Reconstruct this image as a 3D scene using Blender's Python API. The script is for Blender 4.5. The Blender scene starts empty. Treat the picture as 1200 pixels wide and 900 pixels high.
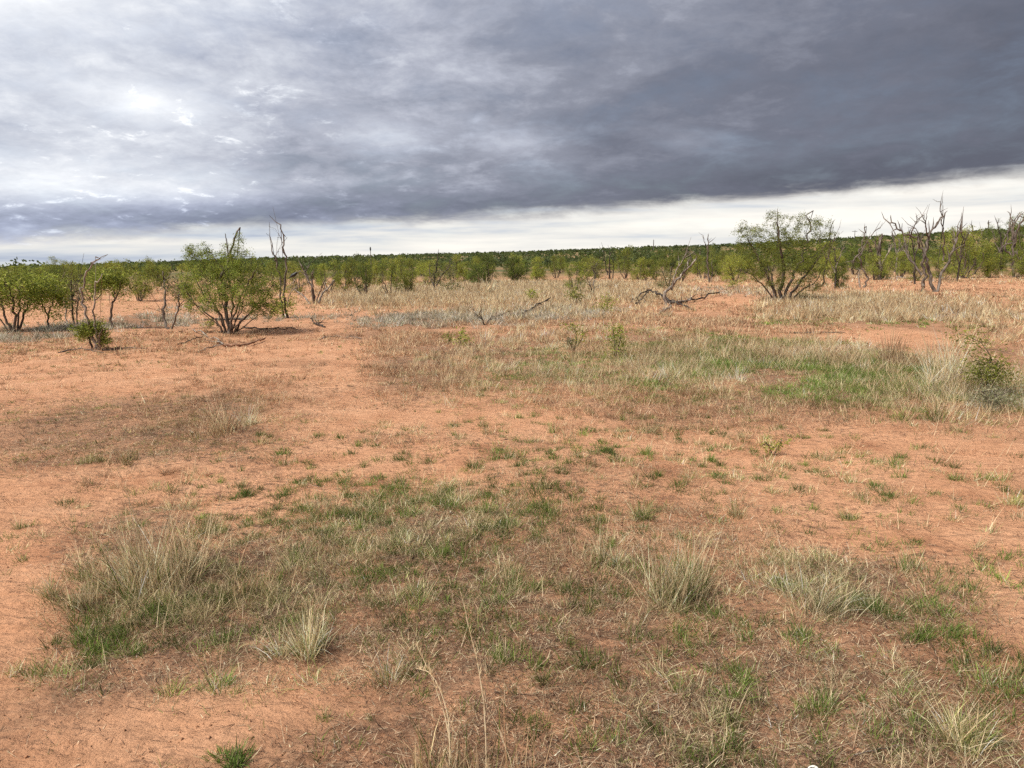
import bpy, math, random
import numpy as np
from mathutils import Matrix, Vector

# ------------------------------------------------------------------ camera
scene = bpy.context.scene
COL = scene.collection
F_PX = 866.0                      # focal length in pixels of a 1200 x 900 picture
EYE = 1.70
PITCH = math.atan(143.0 / F_PX)
ROLL = math.radians(-0.8)
cam_d = bpy.data.cameras.new('camera')
cam = bpy.data.objects.new('camera', cam_d)
COL.objects.link(cam)
cam_d.sensor_width = 36.0
cam_d.lens = F_PX / 1200.0 * 36.0
cam_d.clip_start = 0.05
cam_d.clip_end = 20000
CM = Matrix.Rotation(math.pi / 2 - PITCH, 4, 'X') @ Matrix.Rotation(ROLL, 4, 'Z')
cam.matrix_world = Matrix.Translation((0, 0, EYE)) @ CM
scene.camera = cam
CR = np.array(CM.to_3x3())

# ------------------------------------------------------------------ sky, sun, exposure
SUN_EL, SUN_AZ = math.radians(54), math.radians(-128)   # azimuth from +Y, negative is to the west side
EXPOSURE = 1.75
SKYGAIN = 0.32
# places where the cloud deck is thin (direction, radius, amount)
THIN = [(-.415, .89, .187, .10, .30), (.01, .988, .150, .12, .34), (-.545, .78, .30, .16, .36), (-.50, .86, .085, .10, .12), (-.155, .975, .160, .10, .28), (-.42, .90, .095, .16, .18), (.22, .965, .148, .09, .22), (.05, .93, .36, .2, .10)]
world = bpy.data.worlds.new('World')
scene.world = world
world.use_nodes = True


def build_sky():
    nt = world.node_tree
    nt.nodes.clear()
    N, L = nt.nodes, nt.links

    def sock(v, s):
        if isinstance(v, (int, float)):
            s.default_value = v
        elif isinstance(v, (tuple, list)):
            s.default_value = v
        else:
            L.new(v, s)

    def m(op, a, b=0.0, c=0.0, clamp=False):
        n = N.new('ShaderNodeMath'); n.operation = op; n.use_clamp = clamp
        sock(a, n.inputs[0]); sock(b, n.inputs[1]); sock(c, n.inputs[2])
        return n.outputs[0]

    def sstep(v, a, b):
        n = N.new('ShaderNodeMapRange'); n.interpolation_type = 'SMOOTHSTEP'
        sock(v, n.inputs['Value']); n.inputs['From Min'].default_value = a; n.inputs['From Max'].default_value = b
        return n.outputs[0]

    def comb(x, y, z=0.0):
        n = N.new('ShaderNodeCombineXYZ'); sock(x, n.inputs[0]); sock(y, n.inputs[1]); sock(z, n.inputs[2])
        return n.outputs[0]

    def noise(vec, scale, detail=6.0, rough=0.55, dist=0.0):
        n = N.new('ShaderNodeTexNoise'); L.new(vec, n.inputs['Vector'])
        n.inputs['Scale'].default_value = scale; n.inputs['Detail'].default_value = detail
        n.inputs['Roughness'].default_value = rough; n.inputs['Distortion'].default_value = dist
        return n.outputs[0]

    def ramp(v, stops):
        n = N.new('ShaderNodeValToRGB'); L.new(v, n.inputs[0])
        e = n.color_ramp.elements
        e[0].position, e[0].color = stops[0][0], (*stops[0][1], 1)
        e[1].position, e[1].color = stops[-1][0], (*stops[-1][1], 1)
        for p, c in stops[1:-1]:
            q = e.new(p); q.color = (*c, 1)
        return n.outputs[0]

    def mix(f, a, b):
        n = N.new('ShaderNodeMix'); n.data_type = 'RGBA'
        sock(f, n.inputs[0]); sock(a, n.inputs[6]); sock(b, n.inputs[7])
        return n.outputs[2]

    tc = N.new('ShaderNodeTexCoord')
    nz = N.new('ShaderNodeVectorMath'); nz.operation = 'NORMALIZE'; L.new(tc.outputs['Generated'], nz.inputs[0])
    sp = N.new('ShaderNodeSeparateXYZ'); L.new(nz.outputs[0], sp.inputs[0])
    x, y, z = sp.outputs
    zc = m('MAXIMUM', z, 0.0)
    den = m('ADD', zc, 0.13)
    u, v = m('DIVIDE', x, den), m('DIVIDE', y, den)
    P = comb(u, v, 3.7)
    big = noise(P, 0.75, 4, 0.5, 0.5)
    den2 = m('ADD', zc, 0.24)
    Q = comb(m('DIVIDE', x, den2), m('DIVIDE', y, den2), 6.1)
    mid = noise(Q, 3.6, 10, 0.63, 0.25)
    # soft rolls lying along the edge of the cloud deck
    along = m('ADD', m('MULTIPLY', u, 0.80), m('MULTIPLY', v, -0.60))
    across = m('ADD', m('MULTIPLY', u, 0.60), m('MULTIPLY', v, 0.80))
    rolls = noise(comb(m('MULTIPLY', along, 0.5), m('MULTIPLY', across, 1.0), 1.3), 1.5, 6, 0.52, 0.5)
    fine = noise(Q, 13.0, 9, 0.66, 0.3)
    spots = 0.0
    for bx, by, bz, rad, amt in THIN:
        dx, dz = m('SUBTRACT', m('SUBTRACT', x, bx), m('MULTIPLY', m('SUBTRACT', z, bz), -.9)), m('MULTIPLY', m('SUBTRACT', z, bz), 3.0)
        dist = m('SQRT', m('ADD', m('ADD', m('MULTIPLY', dx, dx), m('MULTIPLY', dz, dz)), m('MULTIPLY', m('SUBTRACT', y, by), m('SUBTRACT', y, by))))
        wob = m('ADD', dist, m('MULTIPLY', m('SUBTRACT', mid, 0.5), rad * 3.2))
        spots = m('ADD', spots, m('MULTIPLY', sstep(wob, rad * 1.15, -rad * .3), amt))
    # edge of the dark deck: a straight line on the cloud plane
    slope = m('ADD', m('MULTIPLY', m('MAXIMUM', x, 0.0), 0.066), m('MULTIPLY', m('MINIMUM', x, 0.0), 0.030))
    edge = m('SUBTRACT', m('SUBTRACT', z, m('MULTIPLY', y, 0.056)), slope)
    streak = noise(comb(m('MULTIPLY', x, 3.0), m('MULTIPLY', z, 34.0), 2.0), 1.6, 6, 0.55, 0.25)
    e2 = m('ADD', m('ADD', edge, m('MULTIPLY', m('SUBTRACT', streak, 0.5), 0.030)), m('MULTIPLY', m('SUBTRACT', mid, 0.5), 0.030))
    deck = sstep(e2, -0.008, 0.016)
    # brightness of the deck: thinner towards -X
    T = m('ADD', m('ADD', 0.41, spots), m('MULTIPLY', x, -0.74))
    T = m('ADD', T, m('MULTIPLY', m('SUBTRACT', big, 0.5), 0.34))
    T = m('ADD', T, m('MULTIPLY', m('SUBTRACT', rolls, 0.5), 0.30))
    T = m('ADD', T, m('MULTIPLY', m('SUBTRACT', mid, 0.5), 0.80))
    T = m('ADD', T, m('MULTIPLY', m('SUBTRACT', fine, 0.5), 0.26))
    T = m('ADD', T, m('MULTIPLY', sstep(z, 0.14, 0.38), 0.16))
    breaks = m('MULTIPLY', sstep(noise(Q, 6.5, 10, 0.66, 0.3), 0.56, 0.70), sstep(m('ADD', x, m('MULTIPLY', big, .3)), 0.25, -0.35))
    T = m('ADD', T, m('MULTIPLY', breaks, 0.30))
    band = m('SUBTRACT', 1.0, sstep(edge, 0.018, 0.062))
    T = m('SUBTRACT', T, m('MULTIPLY', band, m('ADD', 0.13, m('MULTIPLY', sstep(x, 0.1, -0.5), 0.16))))
    deck_c = ramp(T, [(0.0, (.120, .128, .165)), (.25, (.172, .184, .235)), (.45, (.27, .287, .352)), (.62, (.44, .463, .545)),
                      (.80, (.66, .69, .76)), (1.0, (.95, .97, 1.0))])
    blue = mix(m('MULTIPLY', m('MULTIPLY', band, sstep(x, 0.15, -0.45)), 0.75), (1, 1, 1, 1), (.90, .96, 1.09, 1))
    bm = N.new('ShaderNodeMix'); bm.data_type = 'RGBA'; bm.blend_type = 'MULTIPLY'; bm.inputs[0].default_value = 1.0
    L.new(deck_c, bm.inputs[6]); L.new(blue, bm.inputs[7])
    # bright high overcast seen below the edge
    lowT = m('ADD', m('MULTIPLY', m('SUBTRACT', streak, 0.5), 2.0), m('ADD', 0.66, m('MULTIPLY', x, 0.34)))
    low_c = ramp(lowT, [(0.0, (.36, .42, .55)), (.3, (.58, .62, .68)), (.6, (.80, .79, .76)), (1.0, (.97, .93, .86))])
    clouds = mix(deck, low_c, bm.outputs[2])
    gain = N.new('ShaderNodeMix'); gain.data_type = 'RGBA'; gain.blend_type = 'MULTIPLY'; gain.inputs[0].default_value = 1.0
    L.new(clouds, gain.inputs[6]); g = SKYGAIN / 0.1
    gain.inputs[7].default_value = (g, g, g, 1)
    sky = N.new('ShaderNodeTexSky'); sky.sky_type = 'NISHITA'; sky.sun_disc = False
    sky.sun_elevation = SUN_EL; sky.sun_rotation = SUN_AZ
    cover = m('ADD', 0.93, m('MULTIPLY', sstep(mid, 0.2, 0.6), 0.07))
    out = mix(cover, sky.outputs[0], gain.outputs[2])
    bg = N.new('ShaderNodeBackground'); bg.inputs['Strength'].default_value = 0.1
    L.new(out, bg.inputs['Color'])
    wo = N.new('ShaderNodeOutputWorld'); L.new(bg.outputs[0], wo.inputs['Surface'])


build_sky()
sun_d = bpy.data.lights.new('sun', 'SUN')
sun_d.energy = 1.5
sun_d.angle = math.radians(11)
sun_d.color = (1.0, 0.93, 0.80)
sun = bpy.data.objects.new('sun', sun_d)
COL.objects.link(sun)
sd = Vector((math.sin(SUN_AZ) * math.cos(SUN_EL), math.cos(SUN_AZ) * math.cos(SUN_EL), math.sin(SUN_EL)))
sun.rotation_euler = sd.to_track_quat('Z', 'Y').to_euler()
sun.location = sd * 50

vs = scene.view_settings
scene.display_settings.display_device = 'sRGB'
vs.view_transform = 'Standard'
vs.look = 'None'
vs.exposure = EXPOSURE
vs.gamma = 1.0
vs.use_curve_mapping = False
scene.render.engine = 'CYCLES'
cy = scene.cycles
cy.max_bounces = 6
cy.diffuse_bounces = 3
cy.glossy_bounces = 2
cy.transmission_bounces = 3
cy.transparent_max_bounces = 6
cy.use_denoising = False
cy.use_adaptive_sampling = True
cy.adaptive_threshold = 0.02
scene.render.filter_size = 1.1

rng = np.random.default_rng(11)
random.seed(5)


# ------------------------------------------------------------------ noise and ground height
def _hash(ix, iy, seed):
    h = (ix.astype(np.int64) * 374761393 + iy.astype(np.int64) * 668265263 + seed * 1274126177) & 0x7fffffff
    h = ((h ^ (h >> 13)) * 1274126177) & 0x7fffffff
    return ((h ^ (h >> 16)) & 0xffff) / 65535.0


def vnoise(x, y, seed=0):
    ix, iy = np.floor(x), np.floor(y)
    fx, fy = x - ix, y - iy
    fx = fx * fx * (3 - 2 * fx); fy = fy * fy * (3 - 2 * fy)
    a, b = _hash(ix, iy, seed), _hash(ix + 1, iy, seed)
    c, d = _hash(ix, iy + 1, seed), _hash(ix + 1, iy + 1, seed)
    return (a + (b - a) * fx) * (1 - fy) + (c + (d - c) * fx) * fy


def fbm(x, y, octv=4, seed=0, rough=0.5):
    s, a, t = 0.0, 1.0, 0.0
    for o in range(octv):
        s = s + a * vnoise(x * 2 ** o + 17.3 * o, y * 2 ** o - 9.1 * o, seed + o)
        t += a; a *= rough
    return s / t


def sm(a, b, v):
    t = np.clip((v - a) / (b - a), 0, 1)
    return t * t * (3 - 2 * t)


RIDGE_PX = np.array([-600, 0, 300, 600, 900, 1200, 1800], float)
RIDGE_Z = np.array([-1.0, 0.2, 5.0, 7.4, 11.5, 17.0, 20.0])
RIDGE_AZ = np.arctan((RIDGE_PX - 600) / F_PX)


def hmacro(x, y):
    d = np.hypot(x, y)
    az = np.arctan2(x, np.maximum(y, 1e-3))
    ridge = np.interp(az, RIDGE_AZ, RIDGE_Z) * sm(110, 620, d) * (y > 0)
    und = (fbm(x * 0.22, y * 0.22, 2, 3) - 0.5) * 0.16 * sm(0, 6, d)
    return ridge + und


def hfun(x, y):
    x = np.asarray(x, float); y = np.asarray(y, float)
    d = np.hypot(x, y)
    near = 1 - sm(10, 30, d)
    rx, ry = x * 0.78 + y * 0.62, -x * 0.62 + y * 0.78
    mic = (fbm(x * 1.6, y * 1.6, 2, 21) - 0.5) * 0.05 + (fbm(rx * 2.6, ry * 8.0, 3, 31) - 0.5) * 0.044 \
        + (fbm(x * 15, y * 15, 2, 41) - 0.5) * 0.016
    return hmacro(x, y) + mic * near


def pdir(px, py):
    d = CR @ np.array([(px - 600) / F_PX, -(py - 450) / F_PX, -1.0])
    return d


def at(px, py):
    """ground point under a picture point"""
    d = pdir(px, py)
    zg, p = 0.0, None
    for _ in range(12):
        t = (zg - EYE) / d[2]
        t = min(max(t, 0.1), 900)
        p = np.array([0, 0, EYE]) + d * t
        zg = 0.5 * zg + 0.5 * float(hfun(p[0], p[1]))
    return np.array([p[0], p[1], float(hfun(p[0], p[1]))])


def onplane(px, py, Y):
    d = pdir(px, py)
    t = Y / d[1]
    return np.array([0, 0, EYE]) + d * t


# ------------------------------------------------------------------ materials
MATS = {}


def new_mat(name):
    m = bpy.data.materials.new(name)
    m.use_nodes = True
    m.node_tree.nodes.clear()
    MATS[name] = m
    return m, m.node_tree.nodes, m.node_tree.links


def plant_mat(name, trans=0.3, rough=0.6, spec=0.2, vlo=.82, vhi=1.15):
    m, N, L = new_mat(name)
    at_ = N.new('ShaderNodeAttribute'); at_.attribute_name = 'tint'
    oi = N.new('ShaderNodeObjectInfo')
    hs = N.new('ShaderNodeHueSaturation')
    mr = N.new('ShaderNodeMapRange'); mr.inputs['To Min'].default_value = vlo; mr.inputs['To Max'].default_value = vhi
    L.new(oi.outputs['Random'], mr.inputs['Value'])
    L.new(mr.outputs[0], hs.inputs['Value']); L.new(at_.outputs['Color'], hs.inputs['Color'])
    p = N.new('ShaderNodeBsdfPrincipled'); p.inputs['Roughness'].default_value = rough
    p.inputs['Specular IOR Level'].default_value = spec
    L.new(hs.outputs[0], p.inputs['Base Color'])
    t = N.new('ShaderNodeBsdfTranslucent'); L.new(hs.outputs[0], t.inputs['Color'])
    mx = N.new('ShaderNodeMixShader'); mx.inputs[0].default_value = trans
    L.new(p.outputs[0], mx.inputs[1]); L.new(t.outputs[0], mx.inputs[2])
    o = N.new('ShaderNodeOutputMaterial'); L.new(mx.outputs[0], o.inputs[0])
    return m


def wood_mat(name, dark, pale, patch, scale=9.0):
    m, N, L = new_mat(name)
    tc = N.new('ShaderNodeTexCoord')
    mp = N.new('ShaderNodeMapping'); mp.inputs['Scale'].default_value = (1, 1, 0.22); L.new(tc.outputs['Object'], mp.inputs[0])
    n = N.new('ShaderNodeTexNoise'); n.inputs['Scale'].default_value = scale; n.inputs['Detail'].default_value = 6; n.inputs['Roughness'].default_value = 0.65
    L.new(mp.outputs[0], n.inputs['Vector'])
    r = N.new('ShaderNodeValToRGB'); L.new(n.outputs[0], r.inputs[0])
    e = r.color_ramp.elements
    e[0].position, e[0].color = patch - .12, (*dark, 1)
    e[1].position, e[1].color = patch + .12, (*pale, 1)
    n2 = N.new('ShaderNodeTexNoise'); n2.inputs['Scale'].default_value = 60; n2.inputs['Detail'].default_value = 4
    L.new(mp.outputs[0], n2.inputs['Vector'])
    b = N.new('ShaderNodeBump'); b.inputs['Strength'].default_value = 0.7; b.inputs['Distance'].default_value = 0.02; L.new(n2.outputs[0], b.inputs['Height'])
    p = N.new('ShaderNodeBsdfPrincipled'); p.inputs['Roughness'].default_value = 0.9; p.inputs['Specular IOR Level'].default_value = 0.15
    L.new(r.outputs[0], p.inputs['Base Color']); L.new(b.outputs[0], p.inputs['Normal'])
    o = N.new('ShaderNodeOutputMaterial'); L.new(p.outputs[0], o.inputs[0])
    return m


M_GRASS = plant_mat('grass_blades', 0.36)
M_LEAF = plant_mat('mesquite_leaves', 0.48, 0.6, 0.2, .70, 1.25)
M_CLOD = plant_mat('soil_crumbs', 0.0, .95, .05)
M_BARK = wood_mat('bark', (.075, .055, .045), (.20, .155, .125), 0.55)
M_DEAD = wood_mat('weathered_wood', (.075, .058, .05), (.24, .20, .17), 0.52)
M_PALE = wood_mat('bleached_wood', (.12, .095, .08), (.40, .345, .295), 0.50)
M_CHAR = wood_mat('dark_wood', (.035, .028, .025), (.11, .085, .07), 0.55)


def soil_mat():
    m, N, L = new_mat('red_soil')
    geo = N.new('ShaderNodeNewGeometry')

    def noise(scale, detail=6, rough=.6, dist=0.0, vec=None):
        n = N.new('ShaderNodeTexNoise'); n.inputs['Scale'].default_value = scale; n.inputs['Detail'].default_value = detail
        n.inputs['Roughness'].default_value = rough; n.inputs['Distortion'].default_value = dist
        L.new(vec or geo.outputs['Position'], n.inputs['Vector'])
        return n.outputs[0]

    def ramp(v, stops):
        n = N.new('ShaderNodeValToRGB'); L.new(v, n.inputs[0]); e = n.color_ramp.elements
        e[0].position, e[0].color = stops[0][0], (*stops[0][1], 1)
        e[1].position, e[1].color = stops[-1][0], (*stops[-1][1], 1)
        for p_, c in stops[1:-1]:
            e.new(p_).color = (*c, 1)
        return n.outputs[0]

    def mix(f, a, b, blend='MIX'):
        n = N.new('ShaderNodeMix'); n.data_type = 'RGBA'; n.blend_type = blend
        if isinstance(f, float): n.inputs[0].default_value = f
        else: L.new(f, n.inputs[0])
        for v, s in ((a, n.inputs[6]), (b, n.inputs[7])):
            if isinstance(v, tuple): s.default_value = (*v, 1)
            else: L.new(v, s)
        return n.outputs[2]

    def math_(op, a, b):
        n = N.new('ShaderNodeMath'); n.operation = op
        for v, s in ((a, n.inputs[0]), (b, n.inputs[1])):
            if isinstance(v, (int, float)): s.default_value = v
            else: L.new(v, s)
        return n.outputs[0]

    base = ramp(noise(1.3, 8, .66), [(.32, (.42, .202, .112)), (.43, (.55, .285, .163)), (.55, (.61, .33, .194)), (.72, (.66, .378, .23))])
    grain = ramp(noise(38, 5, .7), [(.30, (.76, .74, .72)), (.46, (.99, .99, .99)), (.70, (1.10, 1.09, 1.08))])
    base = mix(1.0, base, grain, 'MULTIPLY')
    # dark crust, plant crumbs and painted shadows of small ridges, along one direction
    mp = N.new('ShaderNodeMapping'); mp.inputs['Rotation'].default_value = (0, 0, .62); mp.inputs['Scale'].default_value = (11, 17, 12)
    L.new(geo.outputs['Position'], mp.inputs[0])
    crumbs = noise(1.0, 8, .72, .3, mp.outputs[0])
    patchy = noise(0.55, 5, .6)
    crumb_shade_f = math_('MULTIPLY', ramp(crumbs, [(.52, (0, 0, 0)), (.60, (1, 1, 1))]), ramp(patchy, [(.38, (.12, .12, .12)), (.58, (.95, .95, .95))]))
    bar = N.new('ShaderNodeAttribute'); bar.attribute_name = 'bare'
    clean = math_('SUBTRACT', 1.0, math_('MULTIPLY', bar.outputs['Fac'], .60))
    base = mix(math_('MULTIPLY', crumb_shade_f, clean), base, (.155, .088, .058))
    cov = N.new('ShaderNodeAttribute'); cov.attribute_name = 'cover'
    litter_shade = ramp(noise(26, 6, .75), [(.36, (.055, .033, .024)), (.5, (.14, .082, .054)), (.66, (.30, .21, .14))])  # plant litter, its darks also painting in the shade beneath plants
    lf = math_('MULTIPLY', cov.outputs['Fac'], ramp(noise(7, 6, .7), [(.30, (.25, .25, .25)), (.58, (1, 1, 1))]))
    base = mix(lf, base, litter_shade)
    farc = N.new('ShaderNodeAttribute'); farc.attribute_name = 'scrub'
    scr = ramp(noise(0.16, 6, .65), [(.3, (.075, .085, .035)), (.5, (.12, .12, .055)), (.7, (.21, .165, .09))])
    base = mix(farc.outputs['Fac'], base, scr)
    p = N.new('ShaderNodeBsdfPrincipled'); p.inputs['Roughness'].default_value = .95; p.inputs['Specular IOR Level'].default_value = .1
    L.new(base, p.inputs['Base Color'])
    mp2 = N.new('ShaderNodeMapping'); mp2.inputs['Rotation'].default_value = (0, 0, .9); mp2.inputs['Scale'].default_value = (4, 16, 8)
    L.new(geo.outputs['Position'], mp2.inputs[0])
    hgt = math_('ADD', math_('ADD', math_('MULTIPLY', noise(30, 6, .65), .45), math_('MULTIPLY', crumbs, .8)), math_('MULTIPLY', noise(1.0, 5, .55, .4, mp2.outputs[0]), 1.5))
    b = N.new('ShaderNodeBump'); b.inputs['Strength'].default_value = .9; b.inputs['Distance'].default_value = .05
    L.new(hgt, b.inputs['Height']); L.new(b.outputs[0], p.inputs['Normal'])
    o = N.new('ShaderNodeOutputMaterial'); L.new(p.outputs[0], o.inputs[0])
    return m


M_SOIL = soil_mat()


def plain_mat(name, c, rough=.7):
    m, N, L = new_mat(name)
    n = N.new('ShaderNodeTexNoise'); n.inputs['Scale'].default_value = 25
    r = N.new('ShaderNodeValToRGB'); L.new(n.outputs[0], r.inputs[0])
    r.color_ramp.elements[0].color = (*[v * .75 for v in c], 1); r.color_ramp.elements[1].color = (*[min(1, v * 1.2) for v in c], 1)
    p = N.new('ShaderNodeBsdfPrincipled'); p.inputs['Roughness'].default_value = rough
    L.new(r.outputs[0], p.inputs['Base Color'])
    o = N.new('ShaderNodeOutputMaterial'); L.new(p.outputs[0], o.inputs[0])
    return m


M_POLE = plain_mat('pole_wood', (.10, .085, .075))
M_WHITE = plain_mat('bleached_white', (.72, .70, .66))
M_BLACK = plain_mat('black_plumage', (.012, .012, .014), .5)
M_STALK = plain_mat('straw_stalk', (.70, .56, .37), .8)
M_POST = plain_mat('post_wood', (.42, .27, .17), .85)


# ------------------------------------------------------------------ mesh helpers
def tri_mesh(name, verts, tris, tint=None, mat=None, smooth=False):
    me = bpy.data.meshes.new(name)
    verts = np.ascontiguousarray(verts, dtype=np.float32); tris = np.ascontiguousarray(tris, dtype=np.int32)
    me.vertices.add(len(verts)); me.vertices.foreach_set('co', verts.ravel())
    me.loops.add(tris.size); me.loops.foreach_set('vertex_index', tris.ravel())
    k = tris.shape[1]
    me.polygons.add(len(tris))
    me.polygons.foreach_set('loop_start', np.arange(0, tris.size, k, dtype=np.int32))
    if smooth:
        me.polygons.foreach_set('use_smooth', np.ones(len(tris), bool))
    if tint is not None:
        a = me.attributes.new('tint', 'FLOAT_COLOR', 'POINT')
        c = np.ones((len(verts), 4), np.float32); c[:, :3] = tint
        a.data.foreach_set('color', c.ravel())
    if mat: me.materials.append(mat)
    me.update(calc_edges=True)
    me.validate()
    return me


def link(name, data, parent=None, loc=None):
    o = bpy.data.objects.new(name, data)
    COL.objects.link(o)
    if parent is not None: o.parent = parent
    if loc is not None: o.location = loc
    return o


def tag(o, label=None, cat=None, group=None, kind=None):
    if label: o['label'] = label
    if cat: o['category'] = cat
    if group: o['group'] = group
    if kind: o['kind'] = kind
    return o


class Store:
    """collects triangles with a colour per vertex"""
    def __init__(self): self.v, self.t, self.c, self.n = [], [], [], 0
    def add(self, v, t, c):
        self.v.append(v); self.t.append(t + self.n); self.c.append(c); self.n += len(v)
    def mesh(self, name, mat, origin=None):
        v = np.concatenate(self.v)
        if origin is not None: v = v - np.asarray(origin)
        return tri_mesh(name, v, np.concatenate(self.t), np.concatenate(self.c), mat)


def blades(store, root, ln, az, th0, th1, w, col, seg=2, g=rng, tip=1.0):
    """curved tapering blades; th = angle from the vertical at the root and at the tip"""
    n = len(root)
    if n == 0: return
    pos = root.copy()
    dv = np.stack([np.cos(az), np.sin(az)], 1)
    f = g.uniform(0, math.pi, n)
    side = np.stack([np.cos(f), np.sin(f), np.zeros(n)], 1)
    vs_ = []
    for i in range(seg):
        t = i / seg
        ww = (w * (1 - 0.55 * t) * 0.5)[:, None]
        vs_.append(pos - side * ww); vs_.append(pos + side * ww)
        th = th0 + (th1 - th0) * (t + 0.5 / seg)
        st = np.concatenate([dv * np.sin(th)[:, None], np.cos(th)[:, None]], 1)
        pos = pos + st * (ln / seg)[:, None]
    vs_.append(pos)
    k = 2 * seg + 1
    V = np.stack(vs_, 1).reshape(-1, 3)
    tr = []
    for i in range(seg - 1):
        a = 2 * i
        tr += [(a, a + 1, a + 3), (a, a + 3, a + 2)]
    tr.append((2 * seg - 2, 2 * seg - 1, 2 * seg))
    T = (np.arange(n)[:, None, None] * k + np.array(tr)[None]).reshape(-1, 3)
    C = np.repeat(col, k, 0)
    store.add(V, T, C)


def pick(pal, n, g=rng):
    cols = np.array([p[:3] for p in pal]); wt = np.array([p[3] for p in pal]); wt = wt / wt.sum()
    return cols[g.choice(len(pal), n, p=wt)]


PAL = {
    'green': [(.140, .215, .036, 4), (.19, .25, .055, 3), (.085, .135, .03, 4), (.45, .38, .22, .9)],
    'bright': [(.16, .235, .045, 4), (.12, .18, .038, 4), (.27, .28, .10, 1), (.55, .46, .28, 1.2)],
    'grey': [(.50, .41, .25, 3), (.35, .31, .165, 3), (.70, .57, .36, 2.5), (.18, .215, .07, 4), (.14, .115, .06, 2)],
    'matted': [(.58, .47, .31, 4), (.42, .33, .215, 3), (.24, .175, .115, 2.4), (.19, .205, .07, 1.6)],
    'straw': [(.74, .56, .34, 4), (.62, .445, .26, 3), (.82, .67, .45, 2), (.40, .265, .155, 2)],
    'pale': [(.85, .69, .45, 4), (.74, .57, .35, 3), (.46, .345, .215, 2)],
    'brown': [(.42, .25, .15, 4), (.52, .34, .21, 3), (.27, .155, .095, 2), (.60, .45, .29, 1)],
    'silver': [(.56, .49, .385, 4), (.42, .365, .28, 3), (.70, .63, .52, 2), (.26, .26, .15, 2.5)],
    'olive': [(.24, .24, .08, 4), (.33, .29, .125, 3), (.16, .17, .055, 3)],
    'litter': [(.22, .13, .085, 4), (.42, .30, .20, 3), (.64, .51, .35, 2.4), (.09, .06, .045, 3)],
}


def px_size(d): return d / 739.0


def tufts(store, xy, R, H, nb, pal, w, spread=(.15, .75), droop=.7, seg=2, g=rng, tuft_jit=.18, stems=0.0, stem_pal=None, stem_len=1.8):
    """xy (N,2); R, H, nb may be arrays"""
    n = len(xy)
    if n == 0: return
    R = np.broadcast_to(R, n); H = np.broadcast_to(H, n); nb = np.broadcast_to(nb, n).astype(int)
    idx = np.repeat(np.arange(n), nb)
    k = len(idx)
    off = g.normal(0, 1, (k, 2)) * 0.5
    rr = np.hypot(off[:, 0], off[:, 1])
    p = xy[idx] + off * R[idx][:, None]
    d = np.hypot(p[:, 0], p[:, 1])
    z = hfun(p[:, 0], p[:, 1]) - 0.008
    az = np.arctan2(off[:, 1], off[:, 0]) + g.normal(0, .7, k)
    th0 = g.uniform(0.0, 1.0, k) * spread[0] + np.clip(rr, 0, 1.5) * spread[1] * .5
    th1 = th0 + g.uniform(0, 1, k) ** 1.3 * droop
    la = g.uniform(0, 2 * math.pi, n)[idx]
    az = np.where(g.uniform(0, 1, k) < .35, la + g.normal(0, .5, k), az)
    th1 = np.where(g.uniform(0, 1, k) < .16, th1 + g.uniform(.6, 1.6, k), th1)
    ln = H[idx] * g.uniform(.25, 1.1, k)
    lowf = fbm(xy[:, 0] * 1.1, xy[:, 1] * 1.1, 3, 91)[:, None] - .5
    tj = (np.exp(g.normal(0, tuft_jit, (n, 1))) * (1 + lowf * np.array([[.7, .85, .95]])))[idx]
    col = pick(pal, k, g) * tj * np.exp(g.normal(0, .22, (k, 1)))
    ww = np.maximum(w * g.uniform(.7, 1.3, k), px_size(d) * (.42 + .30 * sm(10, 24, d)))
    if stems > 0:
        s = g.uniform(0, 1, k) < stems
        ln = np.where(s, ln * stem_len, ln); th0 = np.where(s, th0 * .6, th0); th1 = np.where(s, th0 + .15, th1)
        if stem_pal is not None: col[s] = pick(stem_pal, int(s.sum()), g)
    blades(store, np.column_stack([p, z]), ln, az, th0, th1, ww, np.clip(col, 0, .88), seg, g)


# ------------------------------------------------------------------ vegetation layout
# ellipses given by where they lie in the photograph (cx, cy, rx, ry), turned into ellipses on the ground
def ground_ellipse(cx, cy, rx, ry):
    if ry >= 18 and cy > 380: cy += .22 * ry
    c = at(cx, cy)
    a = at(cx, min(cy + ry, 1150)); b = at(cx, max(cy - ry, 322))
    dist = math.hypot(c[0], c[1])
    ux, uy = c[0] / dist, c[1] / dist                       # radial direction
    d0, d1 = math.hypot(a[0], a[1]), math.hypot(b[0], b[1])
    mid = (d0 + d1) / 2
    return np.array([ux * mid, uy * mid, rx * mid / F_PX, max((d1 - d0) / 2, .1), ux, uy])


def sample_ellipse(e, dens, g=rng, soft=1.0, cap=60000):
    """points in the ellipse, thinning to its rim"""
    A = math.pi * e[2] * e[3] * 1.5
    n = int(min(dens * A, cap))
    r = np.sqrt(g.uniform(0, 1.5, n)); t = g.uniform(0, 2 * math.pi, n)
    lx, ly = r * np.cos(t) * e[2], r * np.sin(t) * e[3]
    x = e[0] + lx * e[5] + ly * e[4]
    y = e[1] - lx * e[4] + ly * e[5]
    keep = g.uniform(0, 1, n) < np.clip((1.25 - r) / .55, 0, 1) ** soft
    return np.column_stack([x, y])[keep]


def clump(xy, scale, lo, hi, seed, g=rng):
    v = fbm(xy[:, 0] * scale, xy[:, 1] * scale, 3, seed)
    return xy[g.uniform(0, 1, len(xy)) < sm(lo, hi, v)]


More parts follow.
